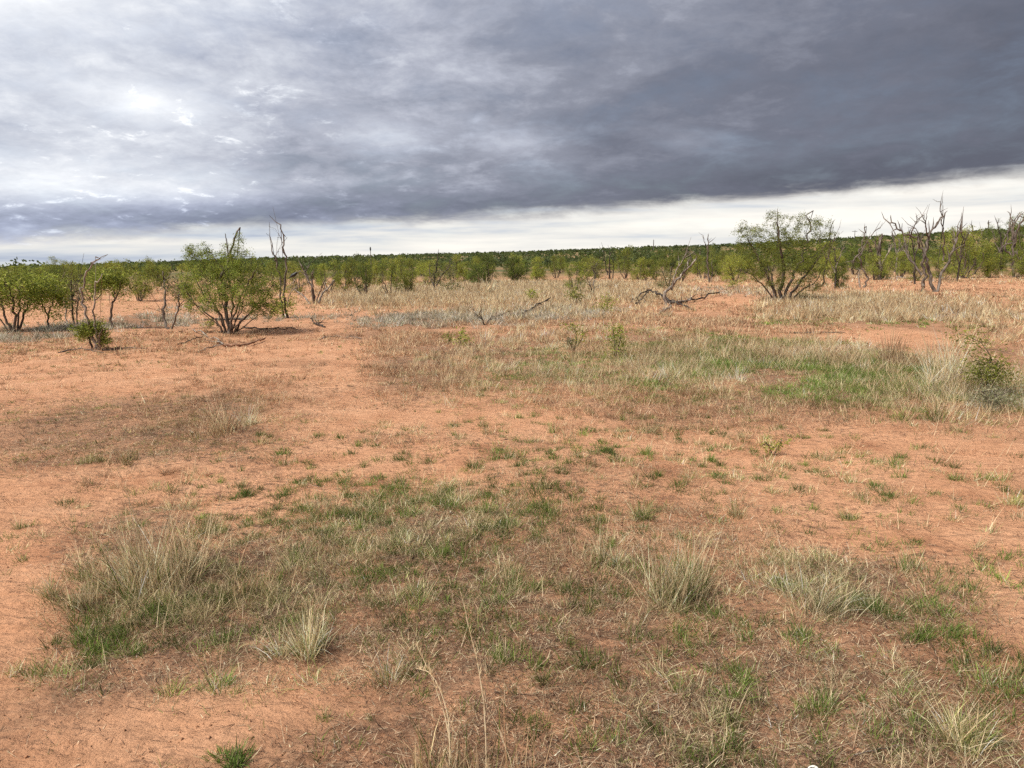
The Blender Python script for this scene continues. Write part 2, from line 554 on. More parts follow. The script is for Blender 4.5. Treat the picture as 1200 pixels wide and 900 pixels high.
# kind: list of (cx, cy, rx, ry, density of tufts per m2)
PATCH = {
    'matted': [(640, 640, 300, 70, 26), (900, 720, 260, 90, 34), (730, 560, 160, 40, 14), (270, 690, 190, 85, 60), (480, 640, 150, 80, 48), (600, 700, 190, 90, 36), (420, 760, 130, 40, 38),
               (820, 760, 170, 110, 30), (1000, 690, 130, 50, 50), (1080, 800, 170, 90, 34), (900, 880, 260, 60, 46),
               (650, 850, 180, 60, 34), (1130, 880, 120, 60, 55), (800, 640, 90, 60, 26), (560, 600, 110, 40, 22),
               (250, 500, 130, 35, 16), (180, 640, 90, 40, 24)],
    'green': [(170, 740, 90, 40, 14), (330, 740, 90, 40, 12), (250, 725, 150, 55, 16), (360, 590, 110, 40, 12), (470, 620, 130, 60, 10), (500, 690, 110, 45, 9), (590, 590, 130, 45, 7),
              (180, 690, 90, 50, 9), (720, 560, 130, 50, 5), (760, 700, 180, 80, 6), (560, 770, 140, 60, 6), (1000, 690, 120, 40, 12),
              (900, 800, 200, 80, 7), (1100, 770, 130, 90, 8), (1150, 660, 80, 35, 7), (850, 890, 330, 40, 8), (1000, 560, 200, 60, 2.2), (650, 640, 160, 60, 5), (620, 515, 330, 45, 2.2), (200, 590, 170, 45, 1.6)],
    'grey': [(230, 740, 140, 40, 20), (150, 690, 80, 50, 22), (230, 660, 130, 55, 24), (300, 700, 120, 50, 26), (420, 620, 140, 55, 18), (560, 660, 130, 60, 14), (960, 675, 80, 34, 34),
             (760, 660, 120, 60, 9), (800, 430, 330, 45, 8), (600, 430, 140, 35, 10), (1120, 460, 110, 35, 20), (1000, 740, 200, 60, 8), (450, 780, 110, 35, 10),
             (880, 860, 300, 60, 8), (1090, 690, 90, 40, 12), (500, 590, 150, 40, 10), (650, 525, 320, 50, 3.0), (1000, 570, 230, 60, 3.0), (160, 600, 150, 50, 2.5)],
    'bright': [(950, 445, 230, 35, 22), (700, 440, 200, 30, 8), (900, 415, 170, 22, 60), (1010, 440, 140, 26, 45), (780, 400, 80, 14, 22), (800, 440, 170, 24, 16), (1100, 455, 100, 25, 16),
               (1000, 378, 120, 7, 10), (640, 425, 80, 20, 10)],
    'straw': [(600, 336, 640, 9, 1.0), (640, 350, 60, 14, 10), (560, 362, 60, 10, 5), (690, 378, 60, 10, 6), (1150, 440, 70, 40, 7), (760, 425, 120, 30, 5), (870, 430, 260, 38, 4.6), (1000, 425, 130, 30, 5.5), (940, 412, 90, 14, 6), (680, 410, 130, 35, 8), (590, 348, 190, 14, 22), (450, 350, 60, 12, 24), (590, 338, 180, 7, 18),
              (680, 360, 110, 16, 6), (985, 361, 80, 15, 34), (1080, 368, 90, 12, 14), (1040, 350, 90, 7, 12), (930, 345, 60, 10, 5), (550, 440, 130, 25, 5), (720, 345, 90, 12, 4),
              (1180, 430, 50, 60, 9), (1180, 360, 60, 14, 5), (540, 345, 90, 12, 10)],
    'brown': [(200, 403, 200, 14, 12), (110, 440, 180, 30, 3), (330, 430, 120, 25, 4), (540, 492, 220, 24, 6), (1000, 540, 260, 60, 2.5), (100, 580, 140, 40, 3), (820, 500, 150, 25, 8), (600, 338, 640, 11, 3.0), (800, 366, 120, 12, 10), (490, 420, 60, 40, 44), (580, 400, 130, 35, 16), (760, 385, 120, 20, 18), (880, 385, 90, 20, 24), (800, 470, 190, 30, 24), (1050, 478, 150, 18, 14),
              (560, 385, 120, 16, 14), (150, 630, 80, 50, 22), (240, 470, 90, 30, 16), (330, 460, 70, 25, 12), (960, 410, 60, 20, 8),
              (640, 450, 180, 22, 14), (1130, 350, 80, 12, 7), (380, 405, 60, 10, 5), (210, 410, 90, 12, 3), (720, 640, 160, 60, 6), (860, 640, 90, 60, 10)],
    'silver': [(580, 371, 110, 11, 22), (470, 378, 60, 9, 14), (660, 366, 60, 9, 16), (165, 377, 50, 9, 26), (30, 392, 70, 9, 20), (90, 385, 60, 8, 10),
               (320, 374, 120, 5, 5), (860, 342, 60, 6, 6), (240, 362, 40, 6, 5), (1150, 465, 45, 14, 30)],
    'olive': [(170, 490, 160, 38, 34), (120, 530, 120, 18, 22), (230, 505, 90, 28, 26), (60, 410, 80, 12, 12), (130, 425, 90, 14, 8), (300, 450, 80, 14, 8),
              (560, 465, 160, 20, 6), (60, 470, 80, 20, 8), (330, 530, 60, 18, 6), (700, 460, 260, 30, 7), (990, 465, 190, 18, 10), (150, 362, 90, 8, 5)],
}
PATCH['bare'] = [(200, 850, 270, 60, 1), (15, 690, 45, 110, 1), (170, 425, 260, 30, .8), (560, 487, 170, 18, .9), (1020, 540, 230, 45, .9), (60, 575, 110, 30, .9), (980, 392, 220, 7, .8), (1090, 620, 110, 20, .8), (640, 840, 60, 20, .5)]
ELL = {k: [(ground_ellipse(*p[:4]), p[4]) for p in v] for k, v in PATCH.items()}


def ell_field(kinds, x, y, amount):
    f = np.zeros_like(x)
    for k in kinds:
        for e, dn in ELL[k]:
            dx, dy = x - e[0], y - e[1]
            lx = (dx * e[5] - dy * e[4]) / e[2]; ly = (dx * e[4] + dy * e[5]) / e[3]
            q = np.sqrt(lx * lx + ly * ly)
            f = np.maximum(f, np.clip((1.25 - q) / .7, 0, 1) * min(1, dn / amount))
    return f


# ------------------------------------------------------------------ ground sheet
def axis(fine0, fine1, step, far0, far1, grow):
    a = list(np.arange(fine0, fine1 + 1e-6, step))
    s, v = step, a[-1]
    while v < far1:
        s *= grow; v += s; a.append(v)
    s, v, b = step, a[0], []
    while v > far0:
        s *= grow; v -= s; b.append(v)
    return np.array(b[::-1] + a)


def build_ground():
    X = axis(-2.9, 2.9, .040, -4200, 4200, 1.08)
    Y = axis(1.7, 6.8, .040, -900, 4200, 1.065)
    gx, gy = np.meshgrid(X, Y)
    x, y = gx.ravel(), gy.ravel()
    z = hfun(x, y)
    V = np.column_stack([x, y, z])
    nx, ny = len(X), len(Y)
    i = (np.arange(ny - 1)[:, None] * nx + np.arange(nx - 1)[None]).ravel()
    T = np.column_stack([i, i + 1, i + nx + 1, i + nx])
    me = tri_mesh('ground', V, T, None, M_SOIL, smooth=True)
    d = np.hypot(x, y)
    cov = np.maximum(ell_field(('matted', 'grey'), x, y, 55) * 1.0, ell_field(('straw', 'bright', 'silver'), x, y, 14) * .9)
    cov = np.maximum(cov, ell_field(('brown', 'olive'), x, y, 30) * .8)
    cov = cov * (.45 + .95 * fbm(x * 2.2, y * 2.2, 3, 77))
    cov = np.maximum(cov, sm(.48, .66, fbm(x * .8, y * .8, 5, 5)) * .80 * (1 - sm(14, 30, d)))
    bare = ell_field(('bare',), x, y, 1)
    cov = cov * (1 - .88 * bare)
    scrub = sm(38, 130, d) * (.55 + .45 * sm(.35, .6, fbm(x * .05, y * .09, 3, 9)))
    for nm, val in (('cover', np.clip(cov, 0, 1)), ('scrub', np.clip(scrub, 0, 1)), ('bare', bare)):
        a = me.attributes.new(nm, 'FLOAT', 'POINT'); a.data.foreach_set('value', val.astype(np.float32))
    o = link('ground', me)
    tag(o, 'bare red sandy soil with patches of plant litter and painted shade', 'ground', kind='structure')


build_ground()

# ------------------------------------------------------------------ ground cover nobody could count
PARAM = {   # R, H lo, H hi, blades near, width, spread, droop
    'matted': (.070, .035, .09, 40, .0024, (1.1, 1.2), 1.1),
    'green': (.055, .05, .105, 64, .0028, (.35, 1.0), .8),
    'grey': (.075, .06, .14, 64, .0022, (.6, 1.1), 1.1),
    'bright': (.10, .06, .13, 38, .0042, (.5, 1.0), .9),
    'straw': (.16, .16, .36, 60, .0042, (.35, .9), .8),
    'brown': (.09, .06, .17, 36, .0020, (.6, 1.1), .9),
    'silver': (.11, .14, .28, 40, .0055, (.5, 1.0), .7),
    'olive': (.07, .03, .07, 30, .0034, (.7, 1.1), .9),
}
NAMES = {'matted': ('matted_dry_grass', 'low matted dead grass and litter over the red soil'),
         'green': ('short_green_grass', 'short green grass sprouting between the dead grass'),
         'grey': ('grey_green_grass', 'grey green bunch grass in the foreground mat'),
         'bright': ('bright_green_grass', 'bright green grass carpet in the shallow swale'),
         'straw': ('straw_grass', 'tall bleached straw grass across the middle distance'),
         'brown': ('brown_wispy_grass', 'fine reddish brown wispy dead grass'),
         'silver': ('silver_weeds', 'silvery grey weeds in a pale band'),
         'olive': ('olive_ground_cover', 'low olive creeping ground cover on red soil')}
DENSE = {'matted': 3.2, 'green': 3.2, 'grey': 1.35, 'bright': 2.5, 'straw': 1.0, 'brown': 2.2, 'silver': 1.3, 'olive': 2.4}
for seed, kind in enumerate(PARAM):
    R, h0, h1, nbl, w, spr, drp = PARAM[kind]
    st = Store()
    for e, dens in ELL[kind]:
        near_ = math.hypot(e[0], e[1]) < 7.5 and kind in ('grey', 'green', 'matted')
        xy = sample_ellipse(e, dens * DENSE[kind] * ({'grey': 2.8, 'green': 2.4, 'matted': 1.45}[kind] if near_ else 1.0))
        if len(xy) == 0: continue
        if kind in ('matted', 'grey', 'green', 'olive'):
            xy = clump(xy, 2.6, .27, .52, 100 + seed)
        elif kind == 'straw':
            xy = clump(xy, .8, .32, .46, 100 + seed)
        else:
            xy = clump(xy, 1.1, .30, .55, 100 + seed)
        d = np.hypot(xy[:, 0], xy[:, 1])
        xy = xy[(d > 1.7)]
        d = np.hypot(xy[:, 0], xy[:, 1])
        for lo, hi, f, seg in ((0, 2.9, 1.0, 3), (2.9, 7.5, .9, 2), (7.5, 14, .9, 1), (14, 26, .55, 1), (26, 400, .20, 1)):
            s = (d >= lo) & (d < hi)
            n = int(s.sum())
            if n:
                tufts(st, xy[s], R * rng.uniform(.6, 1.5, n), rng.uniform(h0, h1, n), np.maximum(4, nbl * f * rng.uniform(.5, 1.4, n)), PAL[kind], w,
                      spr, drp, seg, tuft_jit=.30, stems=.05 if kind in ('grey', 'straw', 'brown') else 0.0, stem_pal=PAL['pale'], stem_len=1.7)
    nm, lb = NAMES[kind]
    o = link(nm, st.mesh(nm, M_GRASS))
    tag(o, lb, 'grass', kind='stuff')

# sparse little sprigs over the bare soil, everywhere
st = Store()
n = 4600
ang = rng.uniform(-.75, .75, n); dd = 1.9 + (rng.uniform(0, 1, n) ** 1.5) * 34
xy = np.column_stack([np.sin(ang) * dd, np.cos(ang) * dd])
xy = clump(xy, .8, .28, .56, 55)
n = len(xy)
kinds = rng.choice(4, n, p=[.34, .26, .26, .14])
for i, k in enumerate(('brown', 'green', 'olive', 'grey')):
    s = kinds == i; c = int(s.sum())
    tufts(st, xy[s], rng.uniform(.015, .055, c), rng.uniform(.025, .085, c), rng.integers(5, 18, c), PAL[k], .003, (.5, 1.1), .8, 2)
o = link('scattered_grass_sprigs', st.mesh('scattered_grass_sprigs', M_GRASS))
tag(o, 'tiny scattered grass sprigs over the bare red soil', 'grass', kind='stuff')

# twigs, dead stalks and crumbs lying on the soil
st = Store()
n = 400000
ang = rng.uniform(-.70, .70, n); dd = 2.0 + (rng.uniform(0, 1, n) ** 1.7) * 13
xy = np.column_stack([np.sin(ang) * dd, np.cos(ang) * dd])
cv = ell_field(('matted', 'grey', 'brown'), xy[:, 0], xy[:, 1], 40)
cv = np.maximum(cv, .8 * ell_field(('olive', 'straw', 'green'), xy[:, 0], xy[:, 1], 20))
cl1 = sm(.40, .66, fbm(xy[:, 0] * 1.3, xy[:, 1] * 1.3, 4, 64))
cl2 = .35 + .65 * sm(.30, .60, fbm(xy[:, 0] * 5, xy[:, 1] * 5, 3, 65))
xy = xy[rng.uniform(0, 1, n) < np.clip((.22 * cl1 + cv * .95) * cl2, 0.02, 1) * (1 - .75 * ell_field(('bare',), xy[:, 0], xy[:, 1], 1))]
n = len(xy)
d = np.hypot(xy[:, 0], xy[:, 1])
th = np.where(rng.uniform(0, 1, n) < .3, rng.uniform(.5, 1.3, n), rng.uniform(1.36, 1.60, n))
long_ = rng.uniform(0, 1, n) < .05
ln = np.where(long_, rng.uniform(.06, .16, n), rng.uniform(.012, .045, n)) * (1 + .05 * d)
blades(st, np.column_stack([xy, hfun(xy[:, 0], xy[:, 1]) + .004]), ln, rng.uniform(0, 6.28, n), th, th,
       np.maximum(rng.uniform(.002, .0045, n), px_size(d) * .5), np.clip(pick(PAL['litter'], n) * np.exp(rng.normal(0, .25, (n, 1))), 0, .85), 1)
o = link('twig_litter', st.mesh('twig_litter', M_GRASS))
tag(o, 'dead twigs and stalks littering the soil', 'litter', kind='stuff')

# crumbs of soil
st = Store()
n = 2600
ang = rng.uniform(-.7, .7, n); dd = 2.0 + rng.uniform(0, 1, n) ** 1.5 * 7
x, y = np.sin(ang) * dd, np.cos(ang) * dd
r = np.minimum(np.exp(rng.normal(-5.6, .40, n)), .007)
octa = np.array([(1, 0, 0), (-1, 0, 0), (0, 1, 0), (0, -1, 0), (0, 0, 1), (0, 0, -1)], float)
V = octa[None] * rng.uniform(.6, 1.3, (n, 6, 1)) * r[:, None, None] + rng.normal(0, .25, (n, 6, 3)) * r[:, None, None]
V += np.stack([x, y, hfun(x, y) + r * .35], 1)[:, None]
tri = np.array([(0, 2, 4), (2, 1, 4), (1, 3, 4), (3, 0, 4), (2, 0, 5), (1, 2, 5), (3, 1, 5), (0, 3, 5)])
T = (np.arange(n)[:, None, None] * 6 + tri[None]).reshape(-1, 3)
c = np.array([.36, .19, .112]) * np.exp(rng.normal(-.25, .3, (n, 1)))
st.add(V.reshape(-1, 3), T, np.repeat(c, 6, 0))
o = link('soil_crumbs', st.mesh('soil_crumbs', M_CLOD))
tag(o, 'small red soil crumbs and gravel on the bare ground', 'gravel', kind='stuff')

# ------------------------------------------------------------------ wood and leaves
class Wood:
    def __init__(self): self.v, self.f, self.n = [], [], 0
    def tube(self, pts, r, sides=5):
        pts = np.asarray(pts, float); r = np.asarray(r, float)
        k = len(pts)
        tan = np.gradient(pts, axis=0); tan /= np.linalg.norm(tan, axis=1)[:, None] + 1e-9
        ref = np.array([.37, .93, .05])
        a = np.cross(tan, ref); a /= np.linalg.norm(a, axis=1)[:, None] + 1e-9
        b = np.cross(tan, a)
        th = np.arange(sides) / sides * 2 * math.pi
        V = pts[:, None] + r[:, None, None] * (a[:, None] * np.cos(th)[None, :, None] + b[:, None] * np.sin(th)[None, :, None])
        V = V.reshape(-1, 3)
        f = []
        for i in range(k - 1):
            for j in range(sides):
                p, q = i * sides + j, i * sides + (j + 1) % sides
                f.append((p, q, q + sides, p + sides))
        self.v.append(V)
        self.f.append(np.array(f) + self.n)
        self.n += len(V)
        tip = pts[-1] + tan[-1] * r[-1]
        # closed ends
        for ring, c in ((0, pts[0]), (k - 1, tip)):
            base = self.n - len(V) + ring * sides
            self.v.append(c[None]); ci = self.n; self.n += 1
            self.f.append(np.array([(base + j, base + (j + 1) % sides, ci, ci) for j in range(sides)]))
    def into(self, store, colour):
        V = np.concatenate(self.v); q = np.concatenate(self.f)
        t = np.concatenate([q[:, [0, 1, 2]], q[q[:, 2] != q[:, 3]][:, [0, 2, 3]]])
        store.add(V, t, np.tile(np.array(colour), (len(V), 1)))
    def mesh(self, name, mat, origin=(0, 0, 0)):
        V = np.concatenate(self.v) - np.asarray(origin)
        Fq = np.concatenate(self.f)
        me = bpy.data.meshes.new(name)
        me.from_pydata(V.tolist(), [], [tuple(q) if q[2] != q[3] else tuple(q[:3]) for q in Fq.tolist()])
        for p in me.polygons: p.use_smooth = True
        me.materials.append(mat)
        return me


def smooth_line(pts, g, wob=.04, per=5):
    """Catmull-Rom through the points with small kinks"""
    P = np.asarray(pts, float)
    if len(P) == 2: P = np.array([P[0], P[0] * .5 + P[1] * .5 + g.normal(0, .04, 3) * np.linalg.norm(P[1] - P[0]), P[1]])
    E = np.vstack([2 * P[0] - P[1], P, 2 * P[-1] - P[-2]])
    out = []
    for i in range(1, len(E) - 2):
        for t in np.arange(per) / per:
            a, b, c, d = E[i - 1], E[i], E[i + 1], E[i + 2]
            out.append(.5 * (2 * b + (c - a) * t + (2 * a - 5 * b + 4 * c - d) * t * t + (3 * b - a - 3 * c + d) * t ** 3))
    out.append(P[-1])
    out = np.array(out)
    ln = np.linalg.norm(np.diff(P, axis=0), axis=1).sum()
    w = g.normal(0, wob * ln * .12, out.shape); w[0] = 0
    return out + w


LEAFCOL = {'fresh': [(.235, .28, .045, 4), (.31, .34, .065, 3), (.15, .19, .036, 3), (.39, .40, .10, 1)],
           'deep': [(.13, .175, .035, 4), (.18, .22, .045, 3), (.09, .125, .03, 2)],
           'yellow': [(.29, .315, .052, 4), (.23, .265, .047, 3), (.38, .38, .10, 1)],
           'mid': [(.185, .235, .040, 4), (.245, .285, .055, 3), (.12, .16, .032, 4), (.33, .34, .09, 1)],
           'greyleaf': [(.34, .34, .20, 4), (.26, .27, .14, 3), (.44, .42, .28, 2)],
           'dusty': [(.19, .19, .08, 4), (.145, .15, .065, 3), (.25, .235, .12, 2)]}


def leaf_cloud(store, centres, per, sig, size, pal, g, droop=.5):
    n = len(centres) * per
    idx = np.repeat(np.arange(len(centres)), per)
    off = g.normal(0, 1, (n, 3)) * np.array([1, 1, .75]) * sig
    off[:, 2] -= np.abs(g.normal(0, sig * droop, n))
    p = centres[idx] + off
    az = g.uniform(0, 2 * math.pi, n); el = g.normal(-.45 * droop, .55, n)
    d = np.stack([np.cos(az) * np.cos(el), np.sin(az) * np.cos(el), np.sin(el)], 1)
    r2 = g.normal(0, 1, (n, 3)); s = np.cross(d, r2); s /= np.linalg.norm(s, axis=1)[:, None] + 1e-9
    L = size * g.uniform(.6, 1.4, n); W = L * g.uniform(.18, .36, n)
    V = np.stack([p - d * L[:, None] * .5, p + s * W[:, None] * .5, p + d * L[:, None] * .5, p - s * W[:, None] * .5], 1).reshape(-1, 3)
    q = np.arange(n)[:, None] * 4
    T = np.stack([q + [0, 1, 2], q + [0, 2, 3]], 1).reshape(-1, 3)
    cl = np.exp(g.normal(0, .28, (len(centres), 1)))[idx]
    col = pick(pal, n, g) * cl * np.exp(g.normal(0, .12, (n, 1)))
    store.add(V, T, np.repeat(np.clip(col, 0, .6), 4, 0))


def connect(wood, nodes, ends, g, rmin, thick, sides=3):
    """joins every end to the nearest skeleton node, nearest ones first"""
    nodes = np.array(nodes)
    dmin = np.min(np.linalg.norm(ends[:, None] - nodes[None], axis=2), axis=1)
    for i in np.argsort(dmin):
        e = ends[i]
        dist = np.linalg.norm(nodes - e, axis=1) + np.clip(nodes[:, 2] - e[2], 0, None) * .8
        a = nodes[int(np.argmin(dist))]
        ln = np.linalg.norm(e - a)
        m1 = a + (e - a) * .38 + g.normal(0, .07, 3) * ln + np.array([0, 0, .06 * ln])
        m2 = a + (e - a) * .72 + g.normal(0, .06, 3) * ln + np.array([0, 0, .07 * ln])
        r = rmin + thick * ln
        wood.tube([a, m1, m2, e], [r, r * .75, r * .55, rmin * .6], sides)
        nodes = np.vstack([nodes, m1, m2, e])


def lobe_points(lobes, n, g):
    """points in ellipsoid lobes, denser towards their skin"""
    vol = np.array([l[3] * l[4] * l[5] for l in lobes]) ** .75; vol /= vol.sum()
    k = g.choice(len(lobes), n, p=vol)
    d = g.normal(0, 1, (n, 3)); d /= np.linalg.norm(d, axis=1)[:, None]
    r = g.uniform(0, 1, n) ** .42
    A = np.array(lobes)
    return A[k, :3] + d * r[:, None] * A[k, 3:6]


# prototypes of mesquite about 2.2 m high, shared by the middle and far trees
def make_proto(seed, stems, wide, tone, nends=180, per=40, leafsize=.056, low=.24, spray=4):
    g = np.random.default_rng(seed)
    H = 2.2
    w = Wood(); nodes = []
    lobes = []
    for s in range(stems):
        az = s / stems * 2 * math.pi + g.uniform(-.7, .7)
        rad = g.uniform(.15, .85) * wide
        top = np.array([math.cos(az) * rad, math.sin(az) * rad, H * g.uniform(.40, .85)])
        b = np.array([math.cos(az) * .07, math.sin(az) * .07, -.05])
        mid = b * .5 + top * .5 + np.array([math.cos(az), math.sin(az), 0]) * g.uniform(-.05, .18) + g.normal(0, .07, 3)
        ln = smooth_line([b, mid, top], g, .16, 5)
        r0 = g.uniform(.022, .045)
        w.tube(ln, np.linspace(r0, .010, len(ln)), 5)
        nodes += list(ln[3:])
        lobes.append((*top, g.uniform(.26, .50) * wide, g.uniform(.26, .50) * wide, H * g.uniform(.13, .26)))
        q = top * [g.uniform(.9, 1.35), g.uniform(.9, 1.35), 1]; q[2] = H * g.uniform(low, low + .25)
        lobes.append((*q, g.uniform(.22, .40) * wide, g.uniform(.22, .40) * wide, H * g.uniform(.10, .18)))
    for _ in range(spray):
        lobes.append((g.normal(0, .35) * wide, g.normal(0, .35) * wide, H * g.uniform(.78, .97), .16 * wide, .16 * wide, H * .10))
    ends = lobe_points(lobes, nends, g)
    ends = ends[ends[:, 2] > .14]
    connect(w, nodes, ends, g, .0035, .008)
    s = Store()
    leaf_cloud(s, ends, per, .068, leafsize, LEAFCOL[tone], g, .65)
    return w.mesh('mesquite_wood', M_BARK), s.mesh('mesquite_crown', M_LEAF)


PROTO = [make_proto(200, 5, 1.0, 'fresh'), make_proto(201, 5, .85, 'deep'), make_proto(202, 7, 1.15, 'fresh', 280, low=.14), make_proto(203, 6, 1.05, 'yellow', 250, low=.12),
         make_proto(204, 4, .75, 'fresh', 150), make_proto(205, 8, 1.15, 'deep', 340, 40, low=.10), make_proto(206, 7, 1.25, 'yellow', 290, low=.10),
         make_proto(207, 5, .9, 'dusty', 130, 20)]


def put_mesquite(loc, height, proto, rz, label, group, sx=1.0, name='mesquite_tree', cat='tree'):
    e = link(name, None, None, loc)
    e.empty_display_size = .3
    e.rotation_euler = (0, 0, rz)
    k = height / 2.2 / 1.02
    e.scale = (k * sx, k * sx, k)
    link('trunk', PROTO[proto][0], e)
    link('crown', PROTO[proto][1], e)
    tag(e, label, cat, group)
    return e


def line_px(pts, Y, g, depth):
    """picture polyline to a real one round depth Y, with its own way towards or from the viewer"""
    out = []
    drift = g.uniform(-1, 1) * depth
    for i, (px, py) in enumerate(pts):
        t = i / max(1, len(pts) - 1)
        out.append(onplane(px, py, Y + drift * t ** .8))
    return out


def special_tree(name, base, stems, lobes, label, cat='tree', tone='fresh', nends=0, per=30, leafsize=.075, seed=0, mat=None, twigs=0, group=None, depth=.5, sig=.10, rtwig=.004):
    """stems: list of (points in picture, thickness px, part name, material); lobes: (cx, cy, rx, ry, depth factor)"""
    g = np.random.default_rng(900 + seed)
    b = at(*base)
    Y = b[1]; sc_ = math.hypot(b[0], b[1]) / F_PX
    e = link(name, None, None, b); e.empty_display_size = .3
    tag(e, label, cat, group)
    nodes = []
    for pts, wpx, part, pm in stems:
        P = np.array(line_px(pts, Y, g, depth))
        if abs(pts[0][1] - base[1]) < 5: P[0] = [P[0][0], Y, float(hfun(P[0][0], Y)) - .05]
        ln = smooth_line(P, g, .10, 5)
        r0 = wpx * sc_ * (.31 if pm is M_BARK else .31)
        w = Wood()
        w.tube(ln, r0 * np.linspace(1.0, .38, len(ln)) * np.exp(g.normal(0, .06, len(ln))), 6)
        nd = list(ln[2:])
        stem_o = link(part, w.mesh(part, pm, b), e)
        if twigs and pm is not M_BARK:
            for _ in range(twigs):
                w = Wood()
                a = ln[g.integers(len(ln) // 2, len(ln))]
                dirn = (ln[-1] - ln[0]) / np.linalg.norm(ln[-1] - ln[0]) + g.normal(0, .55, 3)
                lt = g.uniform(.18, .55)
                w.tube([a, a + dirn * lt * .5 + g.normal(0, .03, 3), a + dirn * lt + g.normal(0, .05, 3)], [r0 * .38, r0 * .26, .004], 4)
                link('twig', w.mesh('twig', pm, b), stem_o)
        nodes += nd
    if lobes and nends:
        A = []
        for cx, cy, rx, ry, dz in lobes:
            c = onplane(cx, cy, Y + dz * rx * sc_)
            A.append((*c, rx * sc_, rx * sc_ * .85, ry * sc_))
        ends = lobe_points(A, nends, g)
        ends = ends[ends[:, 2] > b[2] + .12]
        w = Wood()
        connect(w, nodes, ends, g, rtwig, .010)
        s = Store()
        w.into(s, (.13, .10, .08) if (mat or M_BARK) is not M_CHAR else (.05, .04, .035))
        leaf_cloud(s, ends, per, sig, leafsize, LEAFCOL[tone], g, .6)
        link('crown', s.mesh('crown', M_LEAF, b), e)
    return e


# ---- the trees one looks at first
special_tree('mesquite_tree', (268, 391), [
    ([(268, 391), (264, 350), (262, 322), (268, 300), (281, 268)], 7, 'trunk', M_DEAD),
    ([(270, 391), (275, 365), (288, 340), (300, 315)], 4.5, 'stem', M_BARK), ([(267, 391), (255, 365), (238, 345), (225, 315)], 4.5, 'stem', M_BARK),
    ([(272, 391), (290, 370), (310, 350), (320, 330)], 4, 'stem', M_BARK), ([(265, 390), (247, 372), (228, 355), (216, 335)], 3.5, 'stem', M_BARK),
    ([(269, 391), (272, 360), (270, 335), (250, 300)], 4.5, 'stem', M_BARK), ([(272, 391), (283, 376), (300, 362), (318, 352)], 3, 'stem', M_BARK),
    ([(266, 391), (252, 378), (236, 366), (224, 352)], 2.4, 'stem', M_BARK), ([(271, 391), (278, 370), (284, 352), (292, 332)], 2.4, 'stem', M_BARK),
    ([(273, 391), (292, 378), (306, 368), (322, 358)], 2.2, 'stem', M_BARK), ([(266, 391), (258, 372), (248, 352), (240, 330)], 2.6, 'stem', M_BARK),
    ([(269, 391), (266, 370), (258, 350), (254, 330)], 2.4, 'stem', M_BARK), ([(270, 391), (281, 366), (296, 352), (306, 340)], 2.2, 'stem', M_BARK),
    ([(267, 300), (266, 285), (264, 274)], 2.5, 'dead_branch', M_DEAD)],
    [(245, 325, 36, 28, .2), (290, 328, 38, 30, -.2), (265, 312, 42, 22, .3), (315, 345, 20, 24, 0), (222, 340, 18, 22, 0), (230, 298, 16, 14, 0), (274, 292, 13, 16, 0),
     (270, 345, 45, 18, -.4), (302, 358, 20, 13, -.2), (240, 356, 22, 12, .2), (318, 362, 10, 10, 0), (228, 292, 14, 9, 0), (282, 282, 7, 9, 0)],
    'largest green mesquite among the western trees, a bare pale stem poking through its crown', tone='mid', nends=640, per=60, leafsize=.044, seed=1, sig=.055)

special_tree('mesquite_tree', (915, 353), [
    ([(915, 353), (918, 320), (915, 290), (910, 262)], 6.5, 'trunk', M_BARK), ([(918, 353), (928, 325), (940, 300), (948, 275), (951, 248)], 5, 'stem', M_DEAD),
    ([(912, 352), (900, 325), (888, 300), (876, 280)], 5, 'stem', M_BARK), ([(921, 352), (938, 330), (955, 310), (968, 285)], 5, 'stem', M_BARK),
    ([(910, 352), (895, 335), (882, 322), (872, 318)], 3, 'stem', M_BARK), ([(908, 353), (905, 330), (900, 312), (896, 299)], 4.5, 'dead_stem', M_PALE),
    ([(924, 352), (940, 340), (955, 330), (962, 318)], 3, 'stem', M_BARK), ([(911, 290), (911, 262), (911, 246)], 2, 'dead_branch', M_DEAD)],
    [(890, 285, 28, 24, .1), (918, 275, 30, 26, -.1), (950, 282, 30, 26, .1), (920, 305, 46, 24, -.3), (955, 318, 22, 20, 0), (878, 270, 18, 12, 0), (962, 265, 15, 11, 0), (880, 312, 18, 18, 0), (900, 332, 16, 10, -.2), (945, 335, 20, 11, 0), (925, 322, 30, 12, -.5), (905, 255, 12, 8, 0), (935, 256, 10, 8, 0)],
    'tallest spreading green mesquite, standing behind pale straw grass on the eastern side', tone='fresh', nends=520, per=56, leafsize=.062, seed=2, sig=.078)

special_tree('mesquite_tree', (18, 389), [
    ([(18, 389), (16, 365), (12, 345), (5, 328)], 4.5, 'trunk', M_BARK), ([(20, 389), (28, 368), (36, 350), (44, 335)], 4, 'stem', M_BARK),
    ([(14, 389), (6, 370), (0, 350), (-8, 335)], 4, 'stem', M_BARK), ([(20, 389), (22, 362), (24, 340)], 3.5, 'stem', M_BARK), ([(10, 389), (3, 378), (-6, 366)], 2.5, 'stem', M_BARK)],
    [(0, 338, 28, 20, .2), (28, 336, 26, 20, 0), (46, 342, 16, 16, 0), (12, 328, 26, 12, 0), (35, 352, 16, 12, 0), (-12, 350, 20, 16, 0)],
    'many stemmed dark trunked mesquite at the western picture edge', tone='fresh', nends=260, per=36, leafsize=.075, seed=3)

